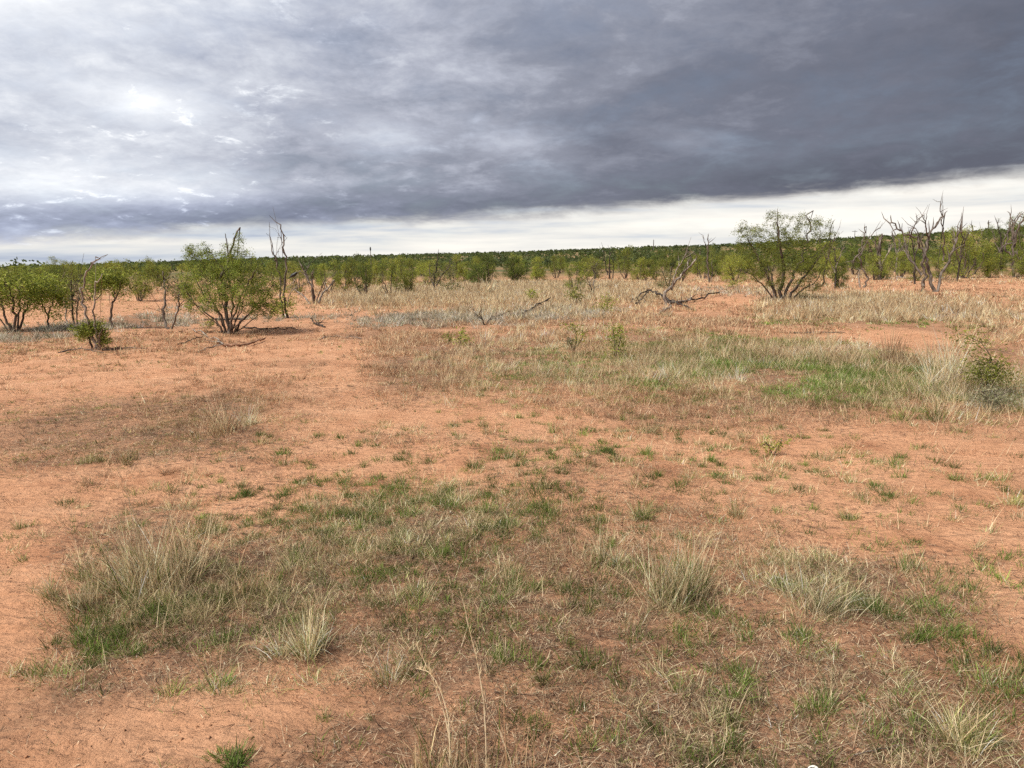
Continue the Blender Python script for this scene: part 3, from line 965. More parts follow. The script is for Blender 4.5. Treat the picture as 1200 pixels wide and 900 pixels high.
special_tree('resprouting_mesquite', (113, 410), [
    ([(113, 410), (108, 390), (100, 362), (97, 335), (106, 312), (116, 300)], 5, 'trunk', M_PALE), ([(115, 410), (112, 388), (110, 360), (112, 335), (120, 322)], 3.5, 'dead_stem', M_PALE),
    ([(110, 410), (104, 395), (98, 388)], 4, 'stem', M_BARK), ([(117, 410), (117, 395), (120, 385)], 3.5, 'stem', M_BARK), ([(106, 312), (116, 303), (127, 298)], 1.8, 'dead_branch', M_PALE)],
    [(97, 386, 12, 8, 0), (116, 384, 10, 10, 0), (107, 382, 12, 7, 0), (122, 398, 5, 5, 0)],
    'low mesquite resprouting green leaves below two long curved dead pale stems', tone='fresh', nends=90, per=30, leafsize=.06, seed=4, sig=.06)

special_tree('mesquite_tree', (131, 386), [
    ([(131, 386), (130, 370), (134, 352), (132, 338), (126, 322)], 4.5, 'trunk', M_BARK), ([(134, 352), (140, 340), (142, 328)], 2.5, 'branch', M_BARK)],
    [(125, 325, 18, 12, 0), (140, 330, 12, 14, 0), (112, 332, 12, 12, 0)],
    'slender crooked trunk mesquite beside the silvery weeds on the west', tone='fresh', nends=110, per=30, leafsize=.08, seed=5)

special_tree('dead_tree', (198, 386), [
    ([(198, 386), (192, 372), (193, 350), (194, 335), (192, 320)], 5, 'trunk', M_DEAD), ([(200, 386), (206, 370), (210, 355), (209, 345)], 4, 'branch', M_DEAD),
    ([(193, 372), (189, 362)], 2, 'branch', M_DEAD), ([(208, 360), (216, 352)], 2, 'branch', M_DEAD)],
    [(207, 338, 12, 14, 0)], 'forked half dead trunk beside the largest western mesquite', tone='dusty', nends=40, per=20, leafsize=.07, seed=6, twigs=3, mat=M_DEAD)

special_tree('dead_tree', (336, 373), [
    ([(336, 373), (334, 345), (335, 315), (333, 290), (329, 262)], 5, 'trunk', M_DEAD), ([(333, 373), (328, 340), (325, 310), (321, 298), (318, 287)], 4, 'branch', M_DEAD),
    ([(325, 312), (323, 300), (326, 294)], 2, 'branch', M_DEAD), ([(336, 360), (340, 345), (350, 332)], 2.2, 'branch', M_PALE), ([(331, 285), (327, 275)], 1.6, 'branch', M_DEAD)],
    [(326, 360, 10, 14, 0), (336, 350, 8, 16, .5)], 'tall bare dead trunk rising behind the largest western mesquite', tone='yellow', nends=50, per=24, leafsize=.08, seed=7, twigs=3)

special_tree('dead_tree', (369, 356), [
    ([(369, 356), (366, 340), (360, 325), (353, 310)], 5, 'trunk', M_DEAD), ([(368, 355), (366, 335), (366, 320)], 4.5, 'branch', M_DEAD), ([(372, 356), (378, 344), (386, 336), (391, 328)], 4.5, 'branch', M_PALE),
    ([(369, 356), (376, 340), (380, 328)], 3, 'branch', M_DEAD), ([(363, 356), (356, 347), (346, 340)], 4, 'branch', M_PALE), ([(362, 330), (352, 318), (345, 330), (342, 340)], 2.2, 'branch', M_PALE),
    ([(357, 318), (362, 312)], 2, 'branch', M_DEAD)], None, 'spreading leafless grey tree forking low on bare soil', seed=8, twigs=5)

special_tree('dead_tree', (1095, 342), [
    ([(1095, 342), (1089, 318), (1085, 300), (1090, 275), (1106, 252)], 6, 'trunk', M_DEAD), ([(1097, 342), (1103, 322), (1115, 300), (1120, 280), (1128, 268)], 5, 'branch', M_DEAD),
    ([(1082, 335), (1083, 315), (1082, 295), (1074, 280), (1058, 272), (1043, 258)], 5, 'branch', M_DEAD), ([(1080, 322), (1070, 308), (1063, 298), (1062, 285)], 4, 'branch', M_DEAD),
    ([(1085, 300), (1080, 285), (1073, 268)], 3, 'branch', M_DEAD), ([(1088, 282), (1085, 265), (1082, 252)], 2.5, 'branch', M_DEAD), ([(1105, 305), (1106, 280), (1103, 258), (1102, 238)], 2.5, 'branch', M_DEAD),
    ([(1066, 280), (1070, 268), (1075, 258)], 2.5, 'branch', M_DEAD), ([(1082, 335), (1081, 342)], 6, 'branch', M_DEAD)], None,
    'largest leafless tree, many crooked grey limbs above the eastern red clearing', seed=9, twigs=8, depth=.9)

for sx_, sy_, tx_, ty_, lb_ in ((1072, 333, 1066, 270, 'thin dark snag just west of the largest leafless tree'), (1121, 330, 1127, 262, 'thin dark snag just east of the largest leafless tree'),
                              (1143, 322, 1139, 268, 'thin snag rising from the bushy yellow green mesquite'), (1174, 320, 1169, 262, 'slim snag west of the branching edge tree'),
                              (978, 339, 977, 288, 'short dark snag beside the bushy green mesquite'), (962, 336, 975, 262, 'slanting snag by the eastern flank of the tallest mesquite')):
    mx_, my_ = (sx_ + tx_) / 2 + 2, (sy_ + ty_) / 2
    special_tree('dead_tree', (sx_, sy_), [([(sx_, sy_), (mx_, my_), (tx_, ty_)], 3, 'trunk', M_CHAR), ([(mx_, my_), (mx_ + 5, my_ - 14), (mx_ + 9, my_ - 24)], 2, 'branch', M_DEAD),
                 ([(mx_ - 1, my_ + 6), (mx_ - 7, my_ - 6), (mx_ - 10, my_ - 18)], 2, 'branch', M_DEAD)], None, lb_, seed=60 + sx_ % 37, twigs=6, group='eastern snags')

special_tree('dead_tree', (1012, 337), [
    ([(1012, 337), (1016, 328), (1010, 312), (1007, 298), (1012, 282), (1016, 264)], 3.6, 'trunk', M_DEAD), ([(1009, 335), (1006, 325), (1008, 316)], 3, 'branch', M_PALE),
    ([(1007, 298), (1002, 302), (999, 308)], 3, 'branch', M_DEAD), ([(1008, 296), (1015, 285), (1024, 272), (1032, 266)], 2, 'branch', M_DEAD)], None, 'thin crooked dead tree with looped base behind the straw grass', seed=10, twigs=4)

special_tree('dead_tree', (1031, 328), [
    ([(1031, 328), (1031, 305), (1030, 290), (1033, 274)], 7, 'trunk', M_DEAD), ([(1030, 318), (1024, 300), (1016, 282)], 3.5, 'branch', M_DEAD), ([(1033, 310), (1040, 298), (1045, 286)], 3, 'branch', M_PALE),
    ([(1029, 305), (1027, 290), (1022, 280)], 3, 'branch', M_DEAD)], [(1032, 320, 12, 10, 0)], 'stout dark dead trunk with shrubby green base in the eastern thicket', tone='deep', nends=40, per=24, leafsize=.1, seed=11, twigs=5)

special_tree('dead_tree', (1051, 322), [
    ([(1051, 322), (1051, 305), (1049, 290), (1046, 273)], 4, 'trunk', M_DEAD), ([(1051, 305), (1055, 295), (1060, 287)], 3, 'branch', M_DEAD), ([(1051, 300), (1054, 290), (1054, 284)], 2.5, 'branch', M_DEAD)], None,
    'small Y shaped dead tree rising from a pale post base', seed=12, twigs=4)

special_tree('dead_tree', (1188, 325), [
    ([(1188, 325), (1185, 308), (1188, 290), (1186, 270), (1186, 256)], 4.5, 'trunk', M_DEAD), ([(1186, 300), (1178, 290), (1182, 270), (1184, 250)], 3.2, 'branch', M_DEAD),
    ([(1188, 290), (1192, 270), (1200, 255), (1206, 246)], 4, 'branch', M_DEAD), ([(1187, 282), (1189, 262), (1198, 250)], 3, 'branch', M_PALE), ([(1185, 285), (1176, 288), (1172, 294)], 2.5, 'branch', M_DEAD)], None,
    'leafless branching tree at the eastern picture edge', seed=13, twigs=7)

special_tree('dead_tree', (1203, 326), [
    ([(1203, 326), (1199, 312), (1193, 302), (1190, 294)], 3.5, 'trunk', M_DEAD), ([(1203, 318), (1207, 300), (1205, 280)], 3.5, 'branch', M_DEAD)], None, 'leaning dead trunk half cut off by the eastern picture edge', seed=14, twigs=4)

special_tree('dead_tree', (1159, 312), [
    ([(1159, 312), (1158, 290), (1157, 275), (1158, 258)], 3, 'trunk', M_DEAD), ([(1158, 285), (1163, 275), (1166, 268)], 2, 'branch', M_DEAD)], None, 'single bare grey spike above the eastern green thicket', seed=15, twigs=6)

special_tree('dead_tree', (831, 331), [
    ([(831, 331), (829, 312), (829, 295), (829, 277)], 3.6, 'trunk', M_DEAD), ([(833, 331), (835, 320), (834, 310)], 2, 'branch', M_DEAD), ([(829, 292), (825, 282), (824, 276)], 1.4, 'branch', M_DEAD)], None,
    'upright dead pole like trunk just west of the tallest mesquite', seed=16, twigs=4)

special_tree('dead_tree', (812, 320), [
    ([(812, 320), (811, 308), (808, 298), (804, 290)], 3, 'trunk', M_DEAD), ([(814, 320), (817, 308), (820, 296)], 3, 'branch', M_DEAD), ([(811, 308), (807, 304), (802, 303)], 2, 'branch', M_PALE)], [(808, 296, 14, 9, 0)],
    'dusty grey half dead mesquite between the green thicket and the dead pole trunk', tone='dusty', nends=60, per=16, leafsize=.12, seed=17, twigs=6, mat=M_DEAD)

special_tree('dead_tree', (715, 327), [
    ([(715, 327), (714, 312), (715, 298)], 3, 'trunk', M_CHAR), ([(712, 322), (709, 308), (707, 294)], 2.5, 'branch', M_CHAR), ([(718, 324), (719, 312), (718, 302)], 2.2, 'branch', M_CHAR)], None,
    'cluster of dark upright dead stems in the middle thicket', seed=18, twigs=4)

special_tree('dead_tree', (695, 338), [
    ([(695, 338), (696, 330), (698, 322), (699, 308)], 2.8, 'trunk', M_DEAD), ([(694, 337), (691, 331)], 2, 'branch', M_DEAD), ([(698, 322), (694, 312)], 2, 'branch', M_DEAD)], [(699, 312, 9, 9, 0)],
    'scraggy grey stem with few leaves before the middle thicket', tone='dusty', nends=26, per=14, leafsize=.1, seed=19, twigs=6, mat=M_DEAD)

special_tree('dead_tree', (509, 341), [
    ([(509, 341), (509, 325), (512, 312), (512, 305)], 3, 'trunk', M_CHAR), ([(511, 335), (518, 322), (526, 312), (527, 305)], 2.4, 'branch', M_DEAD), ([(508, 335), (504, 322), (503, 312)], 2.2, 'branch', M_DEAD)],
    [(515, 318, 16, 12, 0)], 'sparse greyish mesquite with dark bare stems behind straw grass', tone='dusty', nends=60, per=16, leafsize=.11, seed=20, twigs=6, mat=M_DEAD)

special_tree('dead_tree', (86, 380), [
    ([(86, 380), (85, 360), (84, 345), (83, 328)], 3.5, 'trunk', M_CHAR), ([(78, 378), (77, 360), (73, 345), (67, 337)], 2.5, 'branch', M_PALE), ([(90, 380), (90, 362), (93, 350)], 2.6, 'branch', M_DEAD), ([(84, 350), (90, 338), (92, 328)], 2, 'branch', M_DEAD)],
    [(86, 350, 14, 16, 0), (84, 335, 10, 8, 0)], 'twiggy half dead mesquite with dark and pale stems behind the resprouting one', tone='dusty', nends=70, per=14, leafsize=.08, seed=21, twigs=7, mat=M_DEAD)

special_tree('mesquite_tree', (58, 386), [
    ([(58, 386), (56, 370), (50, 358), (46, 345)], 3, 'trunk', M_BARK), ([(56, 370), (62, 355), (66, 340)], 2.5, 'branch', M_BARK)], [(56, 336, 16, 14, 0), (70, 345, 9, 16, 0), (62, 365, 5, 8, 0)],
    'thin mesquite with one bowed trunk second from the western edge', tone='fresh', nends=110, per=30, leafsize=.08, seed=22)

# grey bush with leaning snag in front, centre right
special_tree('grey_shrub', (784, 338), [
    ([(784, 338), (780, 328), (776, 318)], 2.5, 'trunk', M_CHAR), ([(785, 338), (790, 326), (796, 316)], 2.5, 'branch', M_CHAR), ([(784, 338), (786, 322), (787, 312)], 2, 'branch', M_DEAD)],
    [(783, 326, 15, 11, 0), (776, 333, 9, 8, 0)], 'dense dark grey twiggy bush behind the fallen snag', 'shrub', tone='dusty', nends=120, per=18, leafsize=.08, seed=23, mat=M_CHAR)

# ---- middle and far mesquites by where they stand
ROW = [  # px, base y, height px, proto, width factor, label
    (165, 353, 49, 2, 1.05, 'round crowned mesquite across the western red strip, between two bare trunks'),
    (222, 352, 40, 3, .9, 'pale green mesquite partly hidden by the largest western mesquite'),
    (108, 352, 34, 0, 1.0, 'green mesquite behind the curved dead stems'),
    (70, 352, 36, 5, 1.0, 'dense mesquite behind the bowed trunk tree on the west'),
    (35, 352, 34, 2, 1.0, 'mesquite peeping over the western edge tree'),
    (300, 340, 30, 3, 1.0, 'low mesquite behind the largest western crown'),
    (350, 343, 36, 6, .8, 'yellow green bush behind the tall bare dead trunk'),
    (385, 343, 38, 0, 1.1, 'mesquite directly behind the low forking leafless tree'),
    (428, 348, 50, 1, .95, 'tallest crown of the row behind the western straw grass'),
    (457, 346, 42, 0, .9, 'second mesquite of the row behind the western straw grass'),
    (478, 345, 42, 3, .9, 'third mesquite of the row behind the western straw grass'),
    (405, 342, 34, 3, .9, 'small mesquite between the forking leafless tree and the tallest row crown'),
    (500, 336, 32, 6, .9, 'mesquite behind the sparse greyish one'),
    (530, 333, 28, 7, .9, 'thin olive mesquite west of the dense dark round one'),
    (545, 332, 26, 3, 1.0, 'lighter green bush touching the dense dark round mesquite'),
    (569, 334, 38, 5, 1.0, 'dense dark green round mesquite in the middle of the row'),
    (606, 328, 32, 0, .85, 'upright mesquite just east of the dense dark round one'),
    (630, 331, 30, 3, 1.05, 'rounded yellow green mesquite with soil showing below it'),
    (652, 326, 30, 0, .9, 'mesquite west of the leafy one standing forward in the scrub'),
    (673, 341, 38, 2, .75, 'leafy mesquite standing forward of the middle thicket'),
    (690, 324, 26, 6, .9, 'mesquite behind the scraggy grey stem'),
    (733, 327, 39, 0, .85, 'pointed crown mesquite east of the dark dead stems'),
    (750, 330, 28, 3, 1.0, 'low yellow green bush before the pointed crown mesquite'),
    (768, 323, 32, 1, .8, 'dark mesquite behind the dense grey bush'),
    (785, 320, 28, 2, .9, 'green mesquite seen over the dense grey bush'),
    (843, 322, 32, 6, .9, 'mesquite between the dead pole trunk and the tallest mesquite'),
    (866, 320, 32, 3, 1.0, 'mesquite partly hidden behind the tallest one'),
    (983, 338, 32, 5, .75, 'bushy green mesquite east of the tallest one'),
    (1000, 322, 42, 1, 1.0, 'mesquite behind the thin crooked dead tree'),
    (1020, 318, 38, 0, 1.0, 'mesquite behind the stout dark dead trunk'),
    (1064, 312, 38, 2, 1.0, 'mesquite behind the largest leafless tree, west side'),
    (1130, 326, 52, 6, 1.05, 'large yellow green bushy mesquite east of the largest leafless tree'),
    (1160, 318, 46, 5, .8, 'dark narrow based bush beside the large yellow green one'),
    (1108, 318, 44, 0, .9, 'mesquite behind the pale limb of the largest leafless tree'),
    (1180, 308, 42, 1, 1.0, 'mesquite behind the dead spike in the eastern thicket'),
    (1204, 315, 56, 2, .9, 'green mesquite cut by the eastern picture edge'),
    (965, 322, 36, 3, .9, 'mesquite behind the eastern flank of the tallest one'),
    (905, 318, 30, 0, .9, 'mesquite behind the trunks of the tallest one'),
]
for i, (px, py, hp, pr, sx, lb) in enumerate(ROW):
    b = at(px, py)
    d = math.hypot(b[0], b[1])
    put_mesquite((b[0], b[1], b[2] - .02), hp * d / F_PX, pr, i * 1.7, lb, 'mesquites of the middle distance', sx)

# scrub belt farther out, still single bushes
g = np.random.default_rng(77)
spots = []
tries = 0
while len(spots) < 170 and tries < 9000:
    tries += 1
    dist = 58 + 66 * g.uniform() ** 1.1
    az = g.uniform(-.64, .64)
    p = np.array([math.sin(az) * dist, math.cos(az) * dist])
    if all(np.hypot(*(p - q)) > 2.6 for q in spots): spots.append(p)
SECT = [(-300, 40, 'behind the western edge tree'), (40, 100, 'behind the bowed trunk tree'), (100, 150, 'behind the curved dead stems'), (150, 205, 'behind the round crowned mesquite'),
        (205, 330, 'behind the largest western mesquite'), (330, 400, 'behind the low forking leafless tree'), (400, 500, 'behind the western straw grass'),
        (500, 540, 'behind the sparse greyish mesquite'), (540, 595, 'behind the dense dark round mesquite'), (595, 655, 'behind the rounded middle mesquite'), (655, 705, 'behind the forward leafy mesquite'),
        (705, 760, 'behind the dark dead stems'), (760, 850, 'behind the fallen snag'), (850, 985, 'behind the tallest mesquite'), (985, 1055, 'behind the stout dark dead trunk'),
        (1055, 1115, 'behind the largest leafless tree'), (1115, 1170, 'behind the bushy eastern mesquite'), (1170, 1600, 'behind the eastern edge trees')]
TONE = {0: 'green', 1: 'dark green', 2: 'broad green', 3: 'yellow green', 5: 'dense dark green', 6: 'broad yellow green'}
ORD = ['first', 'second', 'third', 'fourth', 'fifth', 'sixth', 'seventh', 'eighth', 'ninth', 'tenth', 'eleventh', 'twelfth']
spots.sort(key=lambda p: p[0] / p[1])
seen = {}
plan = []
for p in spots:
    pr = int(g.choice([0, 1, 2, 3, 5, 6, 0, 3])); px = 600 + F_PX * p[0] / p[1]
    sec = next(q[2] for q in SECT if q[0] <= px < q[1])
    k = (TONE[pr], sec); seen[k] = seen.get(k, 0) + 1
    plan.append((p, pr, k, seen[k]))
for p, pr, k, i in plan:
    lb = 'far %s mesquite %s' % k if seen[k] == 1 else '%s from west of far %s mesquites %s' % (ORD[i - 1], k[0], k[1])
    put_mesquite((p[0], p[1], float(hfun(p[0], p[1])) - .02), g.uniform(1.4, 2.6), pr, g.uniform(0, 6.28), lb, 'far scrub belt', g.uniform(.9, 1.25))

# the wooded plain and ridge beyond: one mass
st = Store()
def far_bushes(n, d0, d1, per, size, seed):
    g = np.random.default_rng(seed)
    d = np.sqrt(g.uniform(d0 ** 2, d1 ** 2, n)); az = g.uniform(-.85, .85, n)
    x, y = np.sin(az) * d, np.cos(az) * d
    k = vnoise(x * .03, y * .03, 4) + g.uniform(-.25, .45, n) > .25
    x, y = x[k], y[k]; n = len(x)
    z = hfun(x, y)
    H = g.uniform(1.4, 2.7, n) * (1 + .30 * (g.uniform(0, 1, n) > .93))
    W = H * g.uniform(.5, .85, n)
    idx = np.repeat(np.arange(n), per)
    v = g.normal(0, 1, (n * per, 3)); v /= np.linalg.norm(v, axis=1)[:, None]
    v *= g.uniform(.35, 1, (n * per, 1)) ** .5
    c = np.column_stack([x[idx] + v[:, 0] * W[idx], y[idx] + v[:, 1] * W[idx], z[idx] + H[idx] * (.60 + .40 * v[:, 2])])
    tone = np.where(g.uniform(0, 1, n) < .5, 0, 1)
    base = np.where(tone[:, None] == 0, np.array([.075, .10, .036]), np.array([.105, .13, .042])) * np.exp(g.normal(0, .2, (n, 1)))
    r1 = g.normal(0, 1, (n * per, 3)); r1 /= np.linalg.norm(r1, axis=1)[:, None]
    r2 = np.cross(r1, g.normal(0, 1, (n * per, 3))); r2 /= np.linalg.norm(r2, axis=1)[:, None]
    s = (size * g.uniform(.6, 1.4, n * per))[:, None]
    V = np.stack([c - r1 * s * .5, c + r2 * s * .32, c + r1 * s * .5, c - r2 * s * .32], 1).reshape(-1, 3)
    q = np.arange(n * per)[:, None] * 4
    T = np.stack([q + [0, 1, 2], q + [0, 2, 3]], 1).reshape(-1, 3)
    st.add(V, T, np.repeat(np.clip(base[idx] * np.exp(g.normal(0, .15, (n * per, 1))), 0, .5), 4, 0))
far_bushes(1150, 118, 240, 60, .52, 301)
far_bushes(3900, 225, 560, 16, 1.0, 302)
far_bushes(3000, 520, 1000, 14, 1.9, 303)
o = link('far_scrub_wood', st.mesh('far_scrub_wood', M_LEAF))
tag(o, 'distant mesquite scrub covering the plain and low ridge', 'scrub', kind='stuff')

# ------------------------------------------------------------------ fallen wood
def fallen(base, limbs, label, seed, cat='fallen branch', name='fallen_branch'):
    """limbs: (points (px, py, lift in m), thickness px, part, material); all points lie over the ground"""
    g = np.random.default_rng(1300 + seed)
    b = at(*base)
    sc_ = math.hypot(b[0], b[1]) / F_PX
    e = link(name, None, None, b); e.empty_display_size = .2
    for pts, wpx, part, pm in limbs:
        r0 = wpx * sc_ * .34
        P = [at(q[0], q[1]) + np.array([0, 0, q[2] + r0 * .5]) for q in pts]
        ln = smooth_line(P, g, .06, 5)
        w = Wood(); w.tube(ln, r0 * np.linspace(1, .45, len(ln)) * np.exp(g.normal(0, .07, len(ln))), 6)
        for _ in range(2 if cat != 'dead stalk' else 0):
            a = ln[g.integers(2, len(ln))]; dv = np.array([g.normal(0, .16), g.normal(0, .16), g.uniform(.02, .12)])
            w.tube([a, a + dv * .6, a + dv + g.normal(0, .02, 3)], [r0 * .4, r0 * .3, .004], 4)
        link(part, w.mesh(part, pm, b), e)
    tag(e, label, cat)


M_LOG = wood_mat('reddish_log', (.20, .105, .07), (.42, .25, .165), .5)
fallen((285, 406), [([(262, 407, .03), (285, 406, .02), (300, 403, .04), (311, 399, .03)], 5, 'log', M_LOG), ([(264, 407, .03), (250, 399, .05), (238, 394, .04), (226, 388, .03)], 3, 'branch', M_PALE),
                    ([(262, 405, .02), (246, 408, .02), (231, 413, .0)], 2.4, 'branch', M_PALE)], 'forked reddish log lying below the largest western mesquite', 1)
fallen((250, 377), [([(285, 377, .05), (262, 376, .05), (240, 376, .03)], 3.5, 'log', M_CHAR)], 'dark straight log behind the largest western mesquite trunk', 2)
fallen((320, 386), [([(285, 385, .03), (310, 387, .03), (335, 386, .01), (350, 387, 0)], 3, 'log', M_CHAR)], 'long thin dark branch stretching east from the largest western mesquite', 3)
fallen((372, 383), [([(381, 384, .0), (372, 382, .05), (364, 378, .10)], 3.5, 'log', M_CHAR), ([(371, 382, .03), (378, 380, .06)], 2.5, 'branch', M_CHAR)], 'short charred stick kinked upward on bare soil', 4)
fallen((225, 402), [([(208, 404, 0), (222, 401, .02), (238, 396, .03)], 2.6, 'branch', M_CHAR)], 'slim dark branch just west of the forked log', 5)
fallen((150, 409), [([(118, 411, 0), (145, 409, .02), (172, 409, .01)], 2.4, 'branch', M_DEAD)], 'thin weathered branch beside the resprouting mesquite', 6)
fallen((95, 412), [([(68, 414, 0), (95, 411, .03), (122, 414, 0)], 2.4, 'branch', M_DEAD)], 'weathered stick lying before the resprouting mesquite', 7)
fallen((625, 364), [([(612, 368, 0), (626, 364, .12), (645, 360, .35)], 3.5, 'log', M_CHAR), ([(628, 364, .14), (636, 362, .16)], 2, 'branch', M_CHAR)], 'dark stick propped up out of the silvery weeds', 8)
fallen((392, 396), [([(372, 398, 0), (392, 395, .02), (425, 398, .02)], 2.4, 'branch', M_DEAD)], 'litter covered stick lying farther east on the red soil', 9)
fallen((1085, 372), [([(1050, 373, .02), (1085, 371, .03), (1180, 374, .02)], 1.6, 'branch', M_PALE)], 'long pale stick along the eastern green fringe', 10)
fallen((935, 884), [([(1000, 888, .01), (1030, 882, .012), (1062, 876, .01)], 2.2, 'branch', M_PALE)], 'thin bleached stalk lying on litter near the white scrap', 11, 'dead stalk', 'dead_stalk')
fallen((960, 391), [([(930, 391, .01), (958, 391, .02), (990, 390, .01)], 2.4, 'branch', M_DEAD)], 'flat weathered stick on the eastern bare strip', 12)
fallen((1060, 327), [([(1030, 326, .05), (1060, 327, .06), (1085, 326, .05)], 2.2, 'log', M_PALE)], 'pale fallen rail behind the largest leafless tree', 13)

e = special_tree('fallen_snag', (782, 358), [
    ([(781, 358), (779, 345), (785, 338), (800, 322), (815, 304)], 7, 'trunk', M_PALE), ([(787, 340), (790, 325), (795, 312), (806, 297)], 3.4, 'branch', M_PALE),
    ([(800, 322), (806, 312), (808, 305)], 2, 'branch', M_DEAD)], None, 'fallen snag with one limb leaning up and dark branches sprawling on the grass', 'fallen tree', seed=31, twigs=5)
gs = np.random.default_rng(5)
b = at(782, 358)
for pts, wp, pm in (([(785, 357, .12), (772, 351, .30), (760, 349, .35), (748, 353, .15), (738, 355, .05)], 3.6, M_CHAR), ([(783, 357, .1), (795, 359, .12), (808, 362, .05), (816, 365, .0)], 3, M_CHAR),
                    ([(785, 356, .1), (800, 356, .08), (820, 352, .15), (845, 346, .2)], 4, M_CHAR), ([(786, 360, .05), (776, 366, .03), (764, 372, .0)], 3, M_PALE), ([(784, 358, .1), (800, 356, .1), (810, 355, .12)], 3.5, M_PALE),
                    ([(760, 349, .35), (752, 355, .2), (744, 360, .1)], 2, M_CHAR)):
    P = [at(q[0], q[1]) + np.array([0, 0, q[2]]) for q in pts]
    ln = smooth_line(P, gs, .05, 5)
    r0 = wp * math.hypot(b[0], b[1]) / F_PX * .42
    w = Wood(); w.tube(ln, r0 * np.linspace(1, .45, len(ln)), 6)
    for _ in range(4):
        a = ln[gs.integers(2, len(ln))]; dv = gs.normal(0, .14, 3); dv[2] = abs(dv[2])
        w.tube([a, a + dv * .6, a + dv * 1.2], [r0 * .35, r0 * .25, .005], 4)
    link('branch', w.mesh('branch', pm, b), e)

special_tree('dead_shrub', (568, 381), [([(568, 381), (565, 374), (561, 366)], 2.6, 'trunk', M_CHAR), ([(568, 381), (573, 375), (579, 370)], 2.2, 'branch', M_CHAR), ([(565, 374), (560, 371), (555, 362)], 1.6, 'branch', M_CHAR)], None,
             'small black dead shrub in the silvery weeds', 'dead shrub', seed=33, twigs=4)
special_tree('dead_shrub', (581, 343), [([(581, 343), (583, 338), (585, 334)], 1.6, 'trunk', M_CHAR), ([(582, 341), (579, 337)], 1.2, 'branch', M_CHAR)], None, 'tiny dark twig standing in tall straw grass', 'dead shrub', seed=34, twigs=3)
special_tree('dead_shrub', (694, 345), [([(694, 345), (693, 338), (690, 332)], 2.4, 'trunk', M_CHAR), ([(694, 342), (697, 336)], 2, 'branch', M_CHAR)], None, 'short dark stump with forked top before the middle thicket', 'stump', seed=35, twigs=3)
special_tree('wooden_stump', (1105, 367), [([(1105, 367), (1105, 363), (1104, 358)], 3.4, 'trunk', M_WHITE)], None, 'small pale stump standing in the eastern green fringe', 'stump', seed=36)


# ------------------------------------------------------------------ leafy saplings and forbs
def sapling(base, stems, spread_px, label, seed, tone='fresh', n=60, per=14, leaf=.045, name='sapling', cat='sapling', sig=.05, mat=None):
    g = np.random.default_rng(1700 + seed)
    b = at(*base); sc_ = math.hypot(b[0], b[1]) / F_PX
    e = link(name, None, None, b); e.empty_display_size = .15
    w = Wood(); cs = []
    for pts in stems:
        P = np.array(line_px(pts, b[1], g, .15)); P[0] = [P[0][0], b[1], float(hfun(P[0][0], b[1])) - .02]
        ln = smooth_line(P, g, .05, 5)
        w.tube(ln, np.linspace(.19 * leaf, .07 * leaf, len(ln)), 5)
        k = g.integers(len(ln) // 4, len(ln), n // len(stems))
        c = ln[k] + g.normal(0, 1, (len(k), 3)) * np.array([1, 1, .6]) * spread_px * sc_
        for q, j in zip(c[::3], k[::3]): w.tube([ln[j], (ln[j] + q) / 2 + g.normal(0, .01, 3), q], [.004, .003, .002], 3)
        cs.append(c)
    c = np.concatenate(cs); c = c[c[:, 2] > b[2] + .03]
    s = Store(); leaf_cloud(s, c, per, sig, leaf, LEAFCOL[tone], g, .3)
    link('stem', w.mesh('stem', mat or M_BARK, b), e); link('leaves', s.mesh('leaves', M_LEAF, b), e)
    tag(e, label, cat)


sapling((1158, 462), [[(1158, 462), (1156, 440), (1160, 420), (1150, 402), (1125, 390)], [(1156, 462), (1150, 440), (1147, 422)], [(1160, 462), (1166, 440), (1168, 425)]], 8,
        'bright green leafy sapling with one arching shoot beside a bleached bush', 1, 'yellow', 170, 13, .040, sig=.065)
sapling((721, 420), [[(721, 420), (720, 400), (718, 384)], [(721, 420), (726, 402), (729, 386)]], 5, 'upright bright green sapling alone in pale straw grass', 2, 'fresh', 60, 12, .05, sig=.06)
sapling((676, 405), [[(676, 405), (675, 392), (670, 380)], [(676, 405), (682, 396), (683, 386)]], 4, 'thin pale green sapling west of the brighter upright one', 3, 'yellow', 40, 10, .06, sig=.06)
sapling((672, 410), [[(672, 412), (668, 402), (664, 396)]], 4, 'small greyish sprout at the foot of the thin pale green sapling', 4, 'dusty', 24, 10, .05, sig=.05)
sapling((541, 405), [[(541, 405), (539, 396), (541, 388)], [(541, 405), (545, 397)]], 4, 'small green sprout among brown wispy grass', 5, 'fresh', 36, 10, .055, sig=.05)
sapling((528, 402), [[(528, 403), (526, 396), (524, 391)]], 3, 'smaller green sprout just west of a similar one in brown grass', 6, 'fresh', 20, 9, .055, sig=.05)
sapling((527, 343), [[(527, 343), (525, 336), (530, 331)], [(527, 343), (534, 337)]], 5, 'deep green weed bush atop the straw grass', 7, 'deep', 60, 14, .10, name='green_bush', cat='bush', sig=.11)
sapling((622, 353), [[(622, 354), (622, 346), (626, 340)]], 4, 'yellowish green sprout in straw grass above the propped stick', 8, 'yellow', 40, 10, .09, sig=.09)
sapling((711, 366), [[(711, 368), (712, 356), (714, 348)], [(711, 368), (705, 358)]], 5, 'loose green weed standing in tan grass west of the fallen snag', 9, 'yellow', 50, 10, .08, sig=.09)
sapling((676, 356), [[(676, 356), (675, 346), (672, 340)]], 5, 'drooping green shoot below the forward leafy mesquite', 10, 'fresh', 50, 12, .09, sig=.1)
sapling((906, 532), [[(906, 534), (902, 525), (897, 517)], [(906, 534), (912, 524), (916, 516)]], 4, 'small yellow green forb on the eastern bare soil', 11, 'yellow', 44, 8, .025, name='forb', cat='weed', sig=.025)
